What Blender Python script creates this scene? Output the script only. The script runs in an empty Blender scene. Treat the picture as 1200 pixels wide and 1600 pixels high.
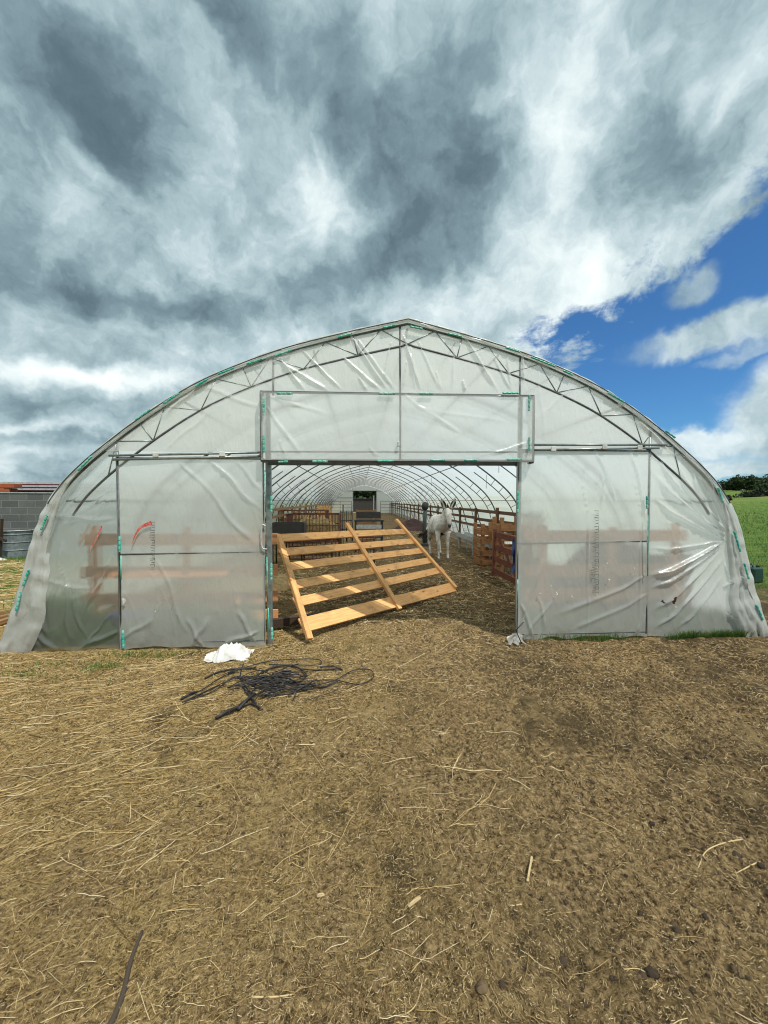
import bpy, math, random
import numpy as np
from mathutils import Vector, Matrix
random.seed(7); rng = np.random.default_rng(7)
S = bpy.context.scene; C = S.collection
# ------------------------------------------------------------------ camera
H = 1.6; YAW = math.radians(3.58); PITCH = math.atan(18/600)
cd = bpy.data.cameras.new('camera'); cam = bpy.data.objects.new('camera', cd); C.objects.link(cam)
cam.location = (0, 0, H); cam.rotation_euler = (math.pi/2-PITCH, 0, -YAW)
cd.sensor_fit = 'VERTICAL'; cd.sensor_height = 36; cd.lens = 13.5; cd.clip_start = .05; cd.clip_end = 5000
S.camera = cam
# ------------------------------------------------------------------ light and exposure
SUN_EL = math.radians(60); SUN_AZ = math.radians(142)      # azimuth clockwise from +Y: the sun is high, behind and right of the camera
SUN_STRENGTH = 3.6; SKY_STRENGTH = .10; CLOUD_STRENGTH = 1.0
S.view_settings.view_transform = 'Standard'; S.view_settings.look = 'None'
S.view_settings.exposure = 0.2; S.view_settings.gamma = 1
sd = bpy.data.lights.new('sun', 'SUN'); sd.energy = SUN_STRENGTH; sd.angle = math.radians(.6); sd.color = (1, .94, .84)
sun = bpy.data.objects.new('sun', sd); C.objects.link(sun)
sv = Vector((math.sin(SUN_AZ)*math.cos(SUN_EL), math.cos(SUN_AZ)*math.cos(SUN_EL), math.sin(SUN_EL)))
sun.rotation_euler = sv.to_track_quat('Z', 'Y').to_euler(); sun.location = sv*60
cy = S.cycles
cy.use_denoising = True; cy.max_bounces = 10; cy.diffuse_bounces = 4; cy.glossy_bounces = 3
cy.transmission_bounces = 8; cy.transparent_max_bounces = 40; cy.caustics_reflective = False; cy.caustics_refractive = False
cy.sample_clamp_indirect = 6; cy.filter_width = 1.1

FWD = np.array([math.sin(YAW)*math.cos(PITCH), math.cos(YAW)*math.cos(PITCH), -math.sin(PITCH)])
RGT = np.array([math.cos(YAW), -math.sin(YAW), 0.0]); UPV = np.cross(RGT, FWD)
def ray(px, py):                                           # direction in which the photograph shows a point
    d = FWD*600+RGT*(px-600)+UPV*(800-py); return d/np.linalg.norm(d)
def fp(px, py, Y=4.27):                                    # measured point on the upright plane y = Y
    d = ray(px, py); return np.array([0, 0, H])+d*(Y/d[1])
def gp(px, py, z=0.0):                                     # measured point on the ground
    d = ray(px, py); return np.array([0, 0, H])+d*((z-H)/d[2])

# ------------------------------------------------------------------ node helper
class NT:
    def __init__(s, tree): s.t = tree; s.n = tree.nodes; s.l = tree.links
    def node(s, typ, **kw):
        n = s.n.new(typ)
        for k, v in kw.items(): setattr(n, k, v)
        return n
    def put(s, sock, v):
        if v is None: return
        if isinstance(v, bpy.types.NodeSocket): s.l.new(v, sock)
        else:
            if sock.type == 'RGBA' and len(v) == 3: v = (*v, 1)
            sock.default_value = v
    def math(s, op, a, b=None, c=None, clamp=False):
        n = s.node('ShaderNodeMath', operation=op, use_clamp=clamp)
        s.put(n.inputs[0], a); s.put(n.inputs[1], b)
        if c is not None: s.put(n.inputs[2], c)
        return n.outputs[0]
    def vmath(s, op, a, b=None, scale=None):
        n = s.node('ShaderNodeVectorMath', operation=op)
        s.put(n.inputs[0], a)
        if b is not None: s.put(n.inputs[1], b)
        if scale is not None: s.put(n.inputs['Scale'], scale)
        return n.outputs['Value'] if op in ('LENGTH', 'DOT_PRODUCT', 'DISTANCE') else n.outputs['Vector']
    def sep(s, v): n = s.node('ShaderNodeSeparateXYZ'); s.put(n.inputs[0], v); return n.outputs
    def comb(s, x, y, z):
        n = s.node('ShaderNodeCombineXYZ')
        for i, v in enumerate((x, y, z)): s.put(n.inputs[i], v)
        return n.outputs[0]
    def noise(s, v=None, scale=5, detail=4, rough=.5, dist=0, col=False):
        n = s.node('ShaderNodeTexNoise'); s.put(n.inputs['Vector'], v); s.put(n.inputs['Scale'], scale)
        s.put(n.inputs['Detail'], detail); s.put(n.inputs['Roughness'], rough); s.put(n.inputs['Distortion'], dist)
        return n.outputs['Color'] if col else n.outputs['Fac']
    def ramp(s, f, stops, mode='LINEAR'):
        n = s.node('ShaderNodeValToRGB'); n.color_ramp.interpolation = mode; e = n.color_ramp.elements
        while len(e) < len(stops): e.new(.5)
        for i, (p, c) in enumerate(stops):
            e[i].position = p; e[i].color = (*c, 1) if not isinstance(c, (int, float)) else (c, c, c, 1)
        s.put(n.inputs[0], f); return n.outputs[0]
    def mix(s, f, a, b, blend='MIX'):
        n = s.node('ShaderNodeMix', data_type='RGBA', blend_type=blend)
        s.put(n.inputs[0], f); s.put(n.inputs[6], a); s.put(n.inputs[7], b); return n.outputs[2]
    def smooth(s, v, a, b):
        n = s.node('ShaderNodeMapRange', interpolation_type='SMOOTHSTEP')
        s.put(n.inputs[0], v); s.put(n.inputs[1], a); s.put(n.inputs[2], b); return n.outputs[0]
    def bump(s, h, strength=.5, dist=.01):
        n = s.node('ShaderNodeBump'); s.put(n.inputs['Height'], h); s.put(n.inputs['Strength'], strength)
        s.put(n.inputs['Distance'], dist); return n.outputs[0]

# ------------------------------------------------------------------ sky: Nishita blue with clouds over it
W = bpy.data.worlds.new('World'); S.world = W; W.use_nodes = True
w = NT(W.node_tree); w.n.clear()
out = w.node('ShaderNodeOutputWorld')
sky = w.node('ShaderNodeTexSky', sky_type='NISHITA', sun_disc=False, sun_elevation=SUN_EL, sun_rotation=SUN_AZ, air_density=1.0, dust_density=.4, ozone_density=3.0)
D = w.node('ShaderNodeTexCoord').outputs['Generated']
dx, dy, dz = w.sep(D)
up_ = w.math('MAXIMUM', dz, 0.0)
pz = w.math('ADD', up_, .13)
P = w.comb(w.math('DIVIDE', dx, pz), w.math('DIVIDE', dy, pz), 0.0)         # cloud layer seen in perspective
warp = w.vmath('SCALE', w.vmath('SUBTRACT', w.noise(D, 3.2, 3, .55, col=True), (.5, .5, .5)), scale=.20)
warp2 = w.vmath('SCALE', w.vmath('SUBTRACT', w.noise(D, 11, 4, .6, col=True), (.5, .5, .5)), scale=.10)
DW = w.vmath('ADD', w.vmath('ADD', D, warp), warp2)
DB = w.vmath('ADD', w.vmath('ADD', D, w.vmath('SCALE', warp, scale=.75)), warp2)
def blob(vec, px, py, rx, ry, ang=0.0):                                     # soft patch of the sky round one direction, long axis tilted
    d = ray(px, py); r = np.cross(d, (0, 0, 1.)); r /= np.linalg.norm(r); u = np.cross(r, d)
    a = math.radians(ang); ax = r*math.cos(a)+u*math.sin(a); ay = -r*math.sin(a)+u*math.cos(a)
    k = float(d @ FWD)                                                      # pixels to angle away from the lens axis
    sx = rx/600*k; sy = ry/600*k
    vx = w.math('DIVIDE', w.math('SUBTRACT', w.vmath('DOT_PRODUCT', vec, tuple(ax)), float(d@ax)), sx)
    vy = w.math('DIVIDE', w.math('SUBTRACT', w.vmath('DOT_PRODUCT', vec, tuple(ay)), float(d@ay)), sy)
    q = w.math('ADD', w.math('MULTIPLY', vx, vx), w.math('MULTIPLY', vy, vy))
    front = w.math('GREATER_THAN', w.vmath('DOT_PRODUCT', D, tuple(d)), 0.2)
    return w.math('MULTIPLY', w.math('EXPONENT', w.math('MULTIPLY', q, -1.0)), front)
LIGHT = .635
dark_b = [(70, 110, 120, 90, -25, -.30), (180, 170, 120, 60, -35, -.26), (330, 30, 130, 50, -20, -.22), (560, 190, 130, 60, 5, -.30), (500, 60, 70, 90, 0, -.16),
          (680, 310, 120, 90, 15, -.30), (640, 400, 90, 40, 0, -.16), (1060, 225, 110, 55, 10, -.24), (300, 330, 120, 60, -10, -.14), (60, 250, 80, 60, 0, -.18), (150, 440, 220, 30, 0, -.17),
          (380, 490, 130, 28, 0, -.20), (80, 530, 160, 25, 0, -.12), (60, 625, 120, 16, 0, -.14), (120, 680, 140, 14, -3, -.18), (60, 740, 130, 12, 0, -.14), (800, 90, 90, 60, 20, -.10), (1100, 60, 120, 50, 10, -.10),
          (520, 440, 90, 35, 0, -.16), (910, 320, 60, 50, 0, -.10), (50, 375, 110, 40, 0, -.14)]
lite_b = [(90, 575, 90, 22, 0, .34), (240, 590, 90, 16, 0, .20), (200, 425, 90, 22, 0, .16), (860, 235, 60, 110, 10, .26), (340, 80, 90, 22, -30, .22), (590, 110, 40, 60, 20, .20), (140, 220, 60, 18, -35, .16),
          (500, 330, 50, 90, 20, .16), (330, 230, 60, 60, 0, .10), (960, 410, 110, 70, 20, .12), (760, 440, 130, 50, 0, .14), (860, 520, 70, 30, 0, .20), (1120, 150, 60, 30, 0, .14), (1150, 290, 70, 30, 30, .16),
          (40, 655, 90, 10, 0, .14), (60, 705, 60, 8, 0, .10), (980, 130, 90, 40, 10, .14), (620, 470, 90, 25, 0, .12), (120, 10, 120, 25, 0, .06), (1090, 640, 200, 90, 0, .2)]
dens = w.math('MULTIPLY_ADD', w.math('SUBTRACT', w.noise(w.vmath('ADD', P, warp2), 1.9, 8, .58, .1), .5), .20, LIGHT)
dens = w.math('MULTIPLY_ADD', w.math('SUBTRACT', w.noise(DW, 8.5, 10, .57, 0), .5), .80, dens)
dens = w.math('MULTIPLY_ADD', w.math('SUBTRACT', w.noise(DB, 4.0, 4, .5, 0), .5), .36, dens)
dens = w.math('MULTIPLY_ADD', w.math('SUBTRACT', w.noise(w.vmath('MULTIPLY', DW, (1, 1, 1.5)), 13, 8, .6, .2), .5), .26, dens)
for (px, py, rx, ry, an, am) in dark_b+lite_b:
    dens = w.math('MULTIPLY_ADD', blob(DB, px, py, rx*.92, ry*.92, an), am*(.98 if am < 0 else 1.1), dens)
ccol = w.ramp(dens, [(.04, (.075, .120, .150)), (.26, (.115, .175, .210)), (.46, (.215, .31, .35)), (.64, (.40, .52, .56)), (.82, (.66, .76, .78)), (1, (.88, .95, .94))])
# blue gap low on the right, with torn edges and small clouds in it
cut_a = np.cross(ray(1225, 300), ray(780, 600)); cut_a /= np.linalg.norm(cut_a)
if cut_a @ ray(1190, 560) < 0: cut_a = -cut_a
edge = w.vmath('DOT_PRODUCT', D, tuple(cut_a))
rag = w.math('MULTIPLY', w.math('SUBTRACT', w.noise(w.vmath('ADD', P, warp), 1.9, 8, .62, .2), .5), .34)
rag2 = w.math('MULTIPLY', w.math('SUBTRACT', w.noise(DW, 9, 6, .62), .5), .20)
gap = w.smooth(w.math('ADD', w.math('ADD', edge, rag), rag2), -.035, .025)
gap = w.math('MULTIPLY', gap, w.math('GREATER_THAN', dy, -.4))
for (px, py, rx, ry, an, am) in [(1120, 515, 95, 20, 6, .95), (1215, 505, 60, 18, 4, .8), (1100, 432, 30, 18, 20, .75), (1190, 545, 50, 9, 5, .5), (1185, 650, 45, 32, 0, 1.1), (1230, 620, 50, 40, 0, 1.0), (1120, 690, 150, 15, 0, .9), (1160, 722, 200, 13, 0, .95)]:
    gap = w.math('MULTIPLY', gap, w.math('SUBTRACT', 1.0, w.math('MULTIPLY', w.smooth(blob(DB, px, py, rx*1.25, ry*1.35, an), .12, .8), min(am, 1.0))))
gapc = w.math('MULTIPLY', gap, 1.0, clamp=True)
bg1 = w.node('ShaderNodeBackground'); w.put(bg1.inputs[0], w.mix(1.0, sky.outputs[0], (.40, .76, 1.04), 'MULTIPLY')); w.put(bg1.inputs[1], SKY_STRENGTH)
bg2 = w.node('ShaderNodeBackground'); w.put(bg2.inputs[0], ccol); w.put(bg2.inputs[1], CLOUD_STRENGTH)
mx = w.node('ShaderNodeMixShader'); w.put(mx.inputs[0], gapc); w.l.new(bg2.outputs[0], mx.inputs[1]); w.l.new(bg1.outputs[0], mx.inputs[2])
w.l.new(mx.outputs[0], out.inputs[0])
W.cycles.sampling_method = 'MANUAL'; W.cycles.sample_map_resolution = 512

# ------------------------------------------------------------------ numpy noise
def hash2(ix, iy, seed):
    h = (ix.astype(np.int64)*374761393+iy.astype(np.int64)*668265263+seed*974634777) & 0xffffffff
    h = ((h ^ (h >> 13))*1274126177) & 0xffffffff
    return ((h ^ (h >> 16)) & 0xffff)/65535.0
def vnoise(x, y, seed=0):
    x = np.asarray(x, float); y = np.asarray(y, float); ix = np.floor(x); iy = np.floor(y); fx = x-ix; fy = y-iy
    ux = fx*fx*fx*(fx*(fx*6-15)+10); uy = fy*fy*fy*(fy*(fy*6-15)+10)
    a = hash2(ix, iy, seed); b = hash2(ix+1, iy, seed); c = hash2(ix, iy+1, seed); d = hash2(ix+1, iy+1, seed)
    return (a+(b-a)*ux+(c-a)*uy+(a-b-c+d)*ux*uy)*2-1
def sstep(a, b, x): t = np.clip((x-a)/(b-a), 0, 1); return t*t*(3-2*t)

# ------------------------------------------------------------------ mesh helpers
def origin(o):
    v = np.zeros(3)
    while o is not None: v += np.array(o.location); o = o.parent
    return v
def props(o, label=None, cat=None, group=None, kind=None):
    for k, v in (('label', label), ('category', cat), ('group', group), ('kind', kind)):
        if v: o[k] = v
    return o
def empty(name, loc, label, cat, group=None):
    o = bpy.data.objects.new(name, None); C.objects.link(o); o.location = loc; o.empty_display_size = .1
    return props(o, label, cat, group)
def link_mesh(name, V, Fc, mat, parent=None, loc=None, smooth=False, uv=None, bevel=0):
    V = np.asarray(V, float)
    base = origin(parent) if parent is not None else np.array(loc if loc is not None else (0, 0, 0), float)
    me = bpy.data.meshes.new(name)
    if isinstance(Fc, np.ndarray):
        n, k = Fc.shape
        me.vertices.add(len(V)); me.vertices.foreach_set('co', (V-base).ravel().astype(np.float32))
        me.loops.add(n*k); me.loops.foreach_set('vertex_index', Fc.ravel().astype(np.int32))
        me.polygons.add(n); me.polygons.foreach_set('loop_start', (np.arange(n)*k).astype(np.int32))
        me.update(calc_edges=True)
    else:
        me.from_pydata([tuple(v) for v in (V-base)], [], Fc); me.update()
    if smooth: me.polygons.foreach_set('use_smooth', [True]*len(me.polygons))
    if uv is not None:
        l = me.uv_layers.new(name='grain'); l.data.foreach_set('uv', np.asarray(uv, np.float32).ravel())
    me.materials.append(mat)
    o = bpy.data.objects.new(name, me); C.objects.link(o)
    if parent is not None: o.parent = parent
    else: o.location = base
    if bevel:
        b = o.modifiers.new('bevel', 'BEVEL'); b.width = bevel; b.segments = 1; b.limit_method = 'ANGLE'
    return o
class MB:
    def __init__(s): s.v = []; s.f = []; s.uv = []
    def beam(s, a, b, w_, t_, up=(0, 0, 1), bow=0, n=1):
        "board from a to b; w_ measured along up, t_ across; n segments bowed sideways"
        a = np.array(a, float); b = np.array(b, float); d = b-a; L = np.linalg.norm(d); d /= L
        u = np.array(up, float); u -= d*(u@d); u /= np.linalg.norm(u); r = np.cross(d, u)
        k = len(s.v); ou = random.random()*20; ov = random.random()*20
        for i in range(n+1):
            p = a+(b-a)*i/n+r*bow*math.sin(math.pi*i/n)
            for (su, sr) in ((1, 1), (1, -1), (-1, -1), (-1, 1)): s.v.append(p+u*su*w_/2+r*sr*t_/2)
        def q(idx, uvs): s.f.append(tuple(idx)); s.uv.extend(uvs)
        per = [0, t_, t_+w_, 2*t_+w_, 2*t_+2*w_]
        for i in range(n):
            x0 = ou+L*i/n; x1 = ou+L*(i+1)/n
            for j in range(4):
                p0 = k+4*i+j; p1 = k+4*i+(j+1) % 4
                q((p0, p0+4, p1+4, p1), [(x0, ov+per[j]), (x1, ov+per[j]), (x1, ov+per[j+1]), (x0, ov+per[j+1])])
        q((k, k+1, k+2, k+3), [(ou, ov), (ou+.02, ov), (ou+.02, ov+w_), (ou, ov+w_)])
        e = k+4*n; q((e+3, e+2, e+1, e), [(ou, ov), (ou+.02, ov), (ou+.02, ov+w_), (ou, ov+w_)])
        return s
    def box(s, c, sz, yaw=0):
        c = np.array(c, float); d = np.array([math.cos(yaw), math.sin(yaw), 0])
        return s.beam(c-d*sz[0]/2, c+d*sz[0]/2, sz[2], sz[1])
    def tube(s, pts, r, n=8, cap=True):
        pts = [np.array(p, float) for p in pts]; k = len(s.v); m = len(pts); rs = r if hasattr(r, '__len__') else [r]*m
        t = pts[1]-pts[0]; t /= np.linalg.norm(t); ref = np.array([0, 0, 1.]) if abs(t[2]) < .9 else np.array([0, 1., 0])
        nrm = np.cross(t, ref); nrm /= np.linalg.norm(nrm)
        for i, p in enumerate(pts):
            t = pts[min(i+1, m-1)]-pts[max(i-1, 0)]; t /= np.linalg.norm(t)+1e-12
            nrm = nrm-t*(nrm@t); nrm /= np.linalg.norm(nrm); bi = np.cross(t, nrm)
            for j in range(n):
                a = 2*math.pi*j/n; s.v.append(p+(nrm*math.cos(a)+bi*math.sin(a))*rs[i])
        for i in range(m-1):
            for j in range(n):
                a = k+i*n+j; b = k+i*n+(j+1) % n; s.f.append((a, b, b+n, a+n)); s.uv.extend([(i*.1, j*.02)]*4)
        if cap:
            s.f.append(tuple(k+j for j in reversed(range(n)))); s.uv.extend([(0, 0)]*n)
            s.f.append(tuple(k+(m-1)*n+j for j in range(n))); s.uv.extend([(0, 0)]*n)
        return s
    def lathe(s, c, prof, n=24, axis=None):
        c = np.array(c, float); k = len(s.v)
        for (r, z) in prof:
            for j in range(n):
                a = 2*math.pi*j/n; s.v.append(c+np.array([r*math.cos(a), r*math.sin(a), z]))
        for i in range(len(prof)-1):
            for j in range(n):
                a = k+i*n+j; b = k+i*n+(j+1) % n; s.f.append((a, b, b+n, a+n)); s.uv.extend([(j*.1, i*.1)]*4)
        return s
    def build(s, name, mat, parent=None, loc=None, smooth=False, bevel=0):
        return link_mesh(name, s.v, s.f, mat, parent, loc, smooth, s.uv, bevel)
def tube(name, pts, r, mat, parent=None, loc=None, n=8): return MB().tube(pts, r, n).build(name, mat, parent, loc, smooth=True)
def catmull(P_, m=8):
    P_ = [np.array(p, float) for p in P_]; Q = [2*P_[0]-P_[1]]+P_+[2*P_[-1]-P_[-2]]; o = []
    for i in range(1, len(Q)-2):
        for j in range(m):
            t = j/m; a, b, c, d = Q[i-1:i+3]
            o.append(.5*((2*b)+(c-a)*t+(2*a-5*b+4*c-d)*t*t+(3*b-a-3*c+d)*t**3))
    o.append(P_[-1]); return o

# ------------------------------------------------------------------ materials
def mat(name):
    m = bpy.data.materials.new(name); m.use_nodes = True; t = NT(m.node_tree); t.n.clear()
    o = t.node('ShaderNodeOutputMaterial'); return m, t, o
def principled(name, colf, rough=.7, metal=0, bumpf=None, spec=.5, sub=0):
    m, t, o = mat(name); p = t.node('ShaderNodeBsdfPrincipled')
    c = colf(t) if callable(colf) else colf
    t.put(p.inputs['Base Color'], c); t.put(p.inputs['Roughness'], rough(t) if callable(rough) else rough); t.put(p.inputs['Metallic'], metal)
    t.put(p.inputs['Specular IOR Level'], spec)
    if bumpf: t.l.new(bumpf(t), p.inputs['Normal'])
    t.l.new(p.outputs[0], o.inputs[0]); return m
def obj_co(t): return t.node('ShaderNodeTexCoord').outputs['Object']
def pos(t): return t.node('ShaderNodeNewGeometry').outputs['Position']
def island(t): return t.node('ShaderNodeNewGeometry').outputs['Random Per Island']

def film_mat(name, tr, rf, tl, df, dirt=.3, rgh=.34):
    "milky greenhouse plastic: part clear, part blurring what stands behind, part lit through"
    m, t, o = mat(name)
    p = pos(t); n1 = t.noise(p, 1.1, 5, .6); n2 = t.noise(p, 9, 5, .6); n3 = t.noise(t.vmath('MULTIPLY', p, (1, 1, .25)), 22, 4, .6)
    tint = t.mix(t.smooth(n1, .35, .7), (.93, .945, .915), (.87, .89, .86))
    spots = t.smooth(n2, .60, .82)
    z = t.sep(p)[2]
    low = t.math('MULTIPLY', t.math('SUBTRACT', 1.0, t.smooth(z, 0.0, .45)), t.smooth(n2, .3, .7))
    dm = t.math('MAXIMUM', t.math('MULTIPLY', spots, dirt), t.math('MULTIPLY', t.math('POWER', low, 2.0), .55))
    tint = t.mix(dm, tint, (.50, .42, .30))
    n4 = t.noise(t.vmath('MULTIPLY', t.vmath('ADD', p, t.vmath('SCALE', t.noise(p, 1.3, 2, .5, col=True), scale=.5)), (6, 6, 1.6)), 3, 4, .55)
    bm = t.bump(t.math('ADD', t.math('ADD', t.math('MULTIPLY', n3, .35), t.noise(p, 5, 4, .6)), t.math('MULTIPLY', t.math('ABSOLUTE', t.math('SUBTRACT', n4, .5)), -1.0)), .32, .02)
    a = t.node('ShaderNodeBsdfTransparent'); t.put(a.inputs[0], (.93, .97, .96))
    r = t.node('ShaderNodeBsdfRefraction'); t.put(r.inputs['Color'], (.9, .95, .94)); t.put(r.inputs['Roughness'], rgh); t.put(r.inputs['IOR'], 1.12)
    l = t.node('ShaderNodeBsdfTranslucent'); t.put(l.inputs['Color'], tint); t.l.new(bm, l.inputs['Normal'])
    d = t.node('ShaderNodeBsdfDiffuse'); t.put(d.inputs['Color'], tint); t.l.new(bm, d.inputs['Normal'])
    g = t.node('ShaderNodeBsdfGlossy'); t.put(g.inputs['Roughness'], .28); t.put(g.inputs['Color'], (.9, .95, 1)); t.l.new(bm, g.inputs['Normal'])
    def mixs(f, x, y):
        k = t.node('ShaderNodeMixShader'); t.put(k.inputs[0], f); t.l.new(x, k.inputs[1]); t.l.new(y, k.inputs[2]); return k.outputs[0]
    tot = tr+rf+tl+df
    x = mixs(rf/(tr+rf) if rf else 0.0, a.outputs[0], r.outputs[0])
    y = mixs(df/(tl+df), l.outputs[0], d.outputs[0])
    fac = t.math('MULTIPLY_ADD', t.math('SUBTRACT', n1, .5), .25, (tl+df)/tot, clamp=True)
    z_ = mixs(fac, x, y)
    gn = t.node('ShaderNodeNewGeometry'); cs = t.math('ABSOLUTE', t.vmath('DOT_PRODUCT', gn.outputs['Normal'], gn.outputs['Incoming']))
    fr = t.math('MULTIPLY_ADD', t.math('POWER', t.math('SUBTRACT', 1.0, cs), 5.0), .45, .045)
    z_ = mixs(fr, z_, g.outputs[0])
    t.l.new(z_, o.inputs[0]); return m
M = {}
M['film'] = film_mat('front_film', .07, .43, .22, .27, rgh=.40)
M['film_clear'] = film_mat('clear_side_film', .30, .54, .05, .10, .50, rgh=.32)
M['film_gable'] = film_mat('gable_film', .05, .24, .33, .38, .5, rgh=.6)
M['film_roof'] = film_mat('roof_film', .26, 0, .56, .18, .3)
M['film_edge'] = film_mat('edge_film', .08, .20, .34, .38, .3)
def wood(name, c1, c2, dark=(.06, .035, .018), rough=.7, gs=1.0):
    def col(t):
        u = t.node('ShaderNodeUVMap').outputs[0]; sx, sy, _ = t.sep(u)
        g = t.noise(t.comb(t.math('MULTIPLY', sx, 3.0), t.math('MULTIPLY', sy, 70.0*gs), 0), 1, 5, .6, .6)
        g2 = t.noise(t.comb(t.math('MULTIPLY', sx, 1.1), t.math('MULTIPLY', sy, 14.0), 3.0), 1, 3, .5, 1.2)
        c = t.mix(t.smooth(g, .3, .72), c1, c2); c = t.mix(t.math('MULTIPLY', t.smooth(g2, .5, .75), .5), c, c2)
        v = t.node('ShaderNodeTexVoronoi', feature='F1'); t.put(v.inputs['Vector'], t.comb(t.math('MULTIPLY', sx, 3.4), t.math('MULTIPLY', sy, 9.0), 0)); t.put(v.inputs['Scale'], 1)
        kn = t.math('SUBTRACT', 1.0, t.smooth(v.outputs['Distance'], .06, .19))
        c = t.mix(t.math('MULTIPLY', kn, .85), c, dark)
        b = t.mix(t.math('MULTIPLY', t.smooth(t.noise(pos(t), 3.3, 5, .65), .50, .74), .55), c, dark)
        r_ = island(t); hs = t.node('ShaderNodeHueSaturation'); t.put(hs.inputs['Value'], t.math('MULTIPLY_ADD', r_, .45, .72)); t.put(hs.inputs['Color'], b); return hs.outputs[0]
    def bp(t):
        u = t.node('ShaderNodeUVMap').outputs[0]; sx, sy, _ = t.sep(u)
        return t.bump(t.noise(t.comb(t.math('MULTIPLY', sx, 4.0), t.math('MULTIPLY', sy, 120.0), 0), 1, 4, .6), .35, .004)
    return principled(name, col, rough, 0, bp, .3)
M['pine'] = wood('new_pine', (.75, .43, .18), (.54, .27, .10), (.16, .075, .03))
M['pine_old'] = wood('old_pine', (.36, .21, .10), (.24, .13, .06))
M['wood_brown'] = wood('weathered_brown_wood', (.16, .085, .045), (.09, .05, .03))
M['crate'] = wood('crate_boards', (.42, .21, .09), (.26, .12, .05))
M['wood_dark'] = wood('dark_wood', (.07, .045, .03), (.04, .028, .02))
M['wood_red'] = wood('red_stained_wood', (.20, .062, .035), (.11, .035, .022))
M['wood_pink'] = wood('planed_planks', (.78, .38, .18), (.62, .27, .12))
def galv(name, c, rough=.45, metal=.6):
    return principled(name, lambda t: t.mix(t.smooth(t.noise(pos(t), 12, 5, .6), .4, .7), c, tuple(x*.62 for x in c)), rough, metal, lambda t: t.bump(t.noise(pos(t), 60, 3), .1, .002))
M['steel'] = galv('galvanised_pipe', (.30, .34, .34)); M['steel_dark'] = galv('dull_pipe', (.115, .125, .13), .55, .3)
M['steel_pale'] = galv('pale_zinc', (.52, .56, .56), .5, .3)
M['rust'] = principled('rusty_iron', lambda t: t.mix(t.smooth(t.noise(pos(t), 14, 5, .65), .4, .62), (.17, .055, .035), (.055, .03, .025)), .8, .1)
M['black_iron'] = principled('black_iron', lambda t: t.mix(t.noise(pos(t), 9, 4), (.018, .018, .02), (.06, .055, .05)), .6, .2)
M['clip'] = principled('teal_plastic', lambda t: t.mix(t.smooth(t.noise(pos(t), 18, 4), .4, .65), (.03, .42, .33), (.22, .58, .48)), .45)
M['white_rag'] = principled('white_sheet', lambda t: t.mix(t.smooth(t.noise(pos(t), 7, 5), .45, .75), (.66, .66, .64), (.40, .37, .31)), .6)
M['hose'] = principled('black_hose', lambda t: t.mix(t.smooth(t.noise(pos(t), 25, 4), .5, .75), (.014, .013, .015), (.10, .075, .05)), .6)
M['paint_red'] = principled('red_paint', lambda t: t.mix(t.smooth(t.noise(pos(t), 40, 4, .7), .45, .65), (.55, .06, .05), (.62, .36, .33)), .6)
M['print'] = principled('grey_print', (.16, .18, .17), .6)
M['blue'] = principled('blue_plastic', lambda t: t.mix(t.noise(pos(t), 5, 3), (.03, .05, .17), (.05, .08, .22)), .5)
M['green_can'] = principled('green_plastic', (.012, .05, .035), .4)
M['hay'] = principled('hay', lambda t: t.ramp(t.noise(pos(t), 9, 6, .7), [(.3, (.14, .09, .035)), (.7, (.42, .30, .13))]), .95, 0, lambda t: t.bump(t.noise(pos(t), 30, 5, .7), .9, .03))
def straw_col(t):
    return t.ramp(island(t), [(0, (.12, .07, .03)), (.25, (.34, .22, .09)), (.6, (.55, .39, .17)), (.85, (.74, .57, .29)), (1, (.88, .76, .50))])
M['straw'] = principled('straw', straw_col, .6, 0, None, .3)
M['chaff'] = principled('chaff', lambda t: t.ramp(island(t), [(0, (.03, .020, .011)), (.3, (.15, .098, .046)), (.62, (.38, .265, .125)), (.9, (.62, .48, .25)), (1, (.82, .70, .46))]), .75, 0, None, .2)
M['clod'] = principled('dung', lambda t: t.ramp(island(t), [(0, (.03, .02, .012)), (.6, (.07, .046, .025)), (1, (.14, .095, .05))]), .95)
def grass_m(name, a, b, c):
    def col(t):
        r_ = island(t); return t.mix(t.smooth(t.noise(pos(t), .7, 3), .35, .65), t.ramp(r_, [(0, a), (.6, b), (1, c)]), t.ramp(r_, [(0, a), (1, b)]))
    return principled(name, col, .55, 0, None, .3)
M['grass'] = grass_m('green_grass', (.045, .11, .018), (.10, .20, .035), (.22, .29, .08))
M['weed'] = grass_m('weeds', (.04, .14, .04), (.09, .28, .07), (.20, .42, .14))
M['leaf'] = grass_m('leaves', (.018, .036, .012), (.035, .065, .02), (.08, .11, .035))
M['leaf_b'] = grass_m('bush_leaves', (.010, .018, .010), (.02, .035, .014), (.04, .055, .02))
M['bark'] = principled('bark', (.06, .045, .03), .9)

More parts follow.
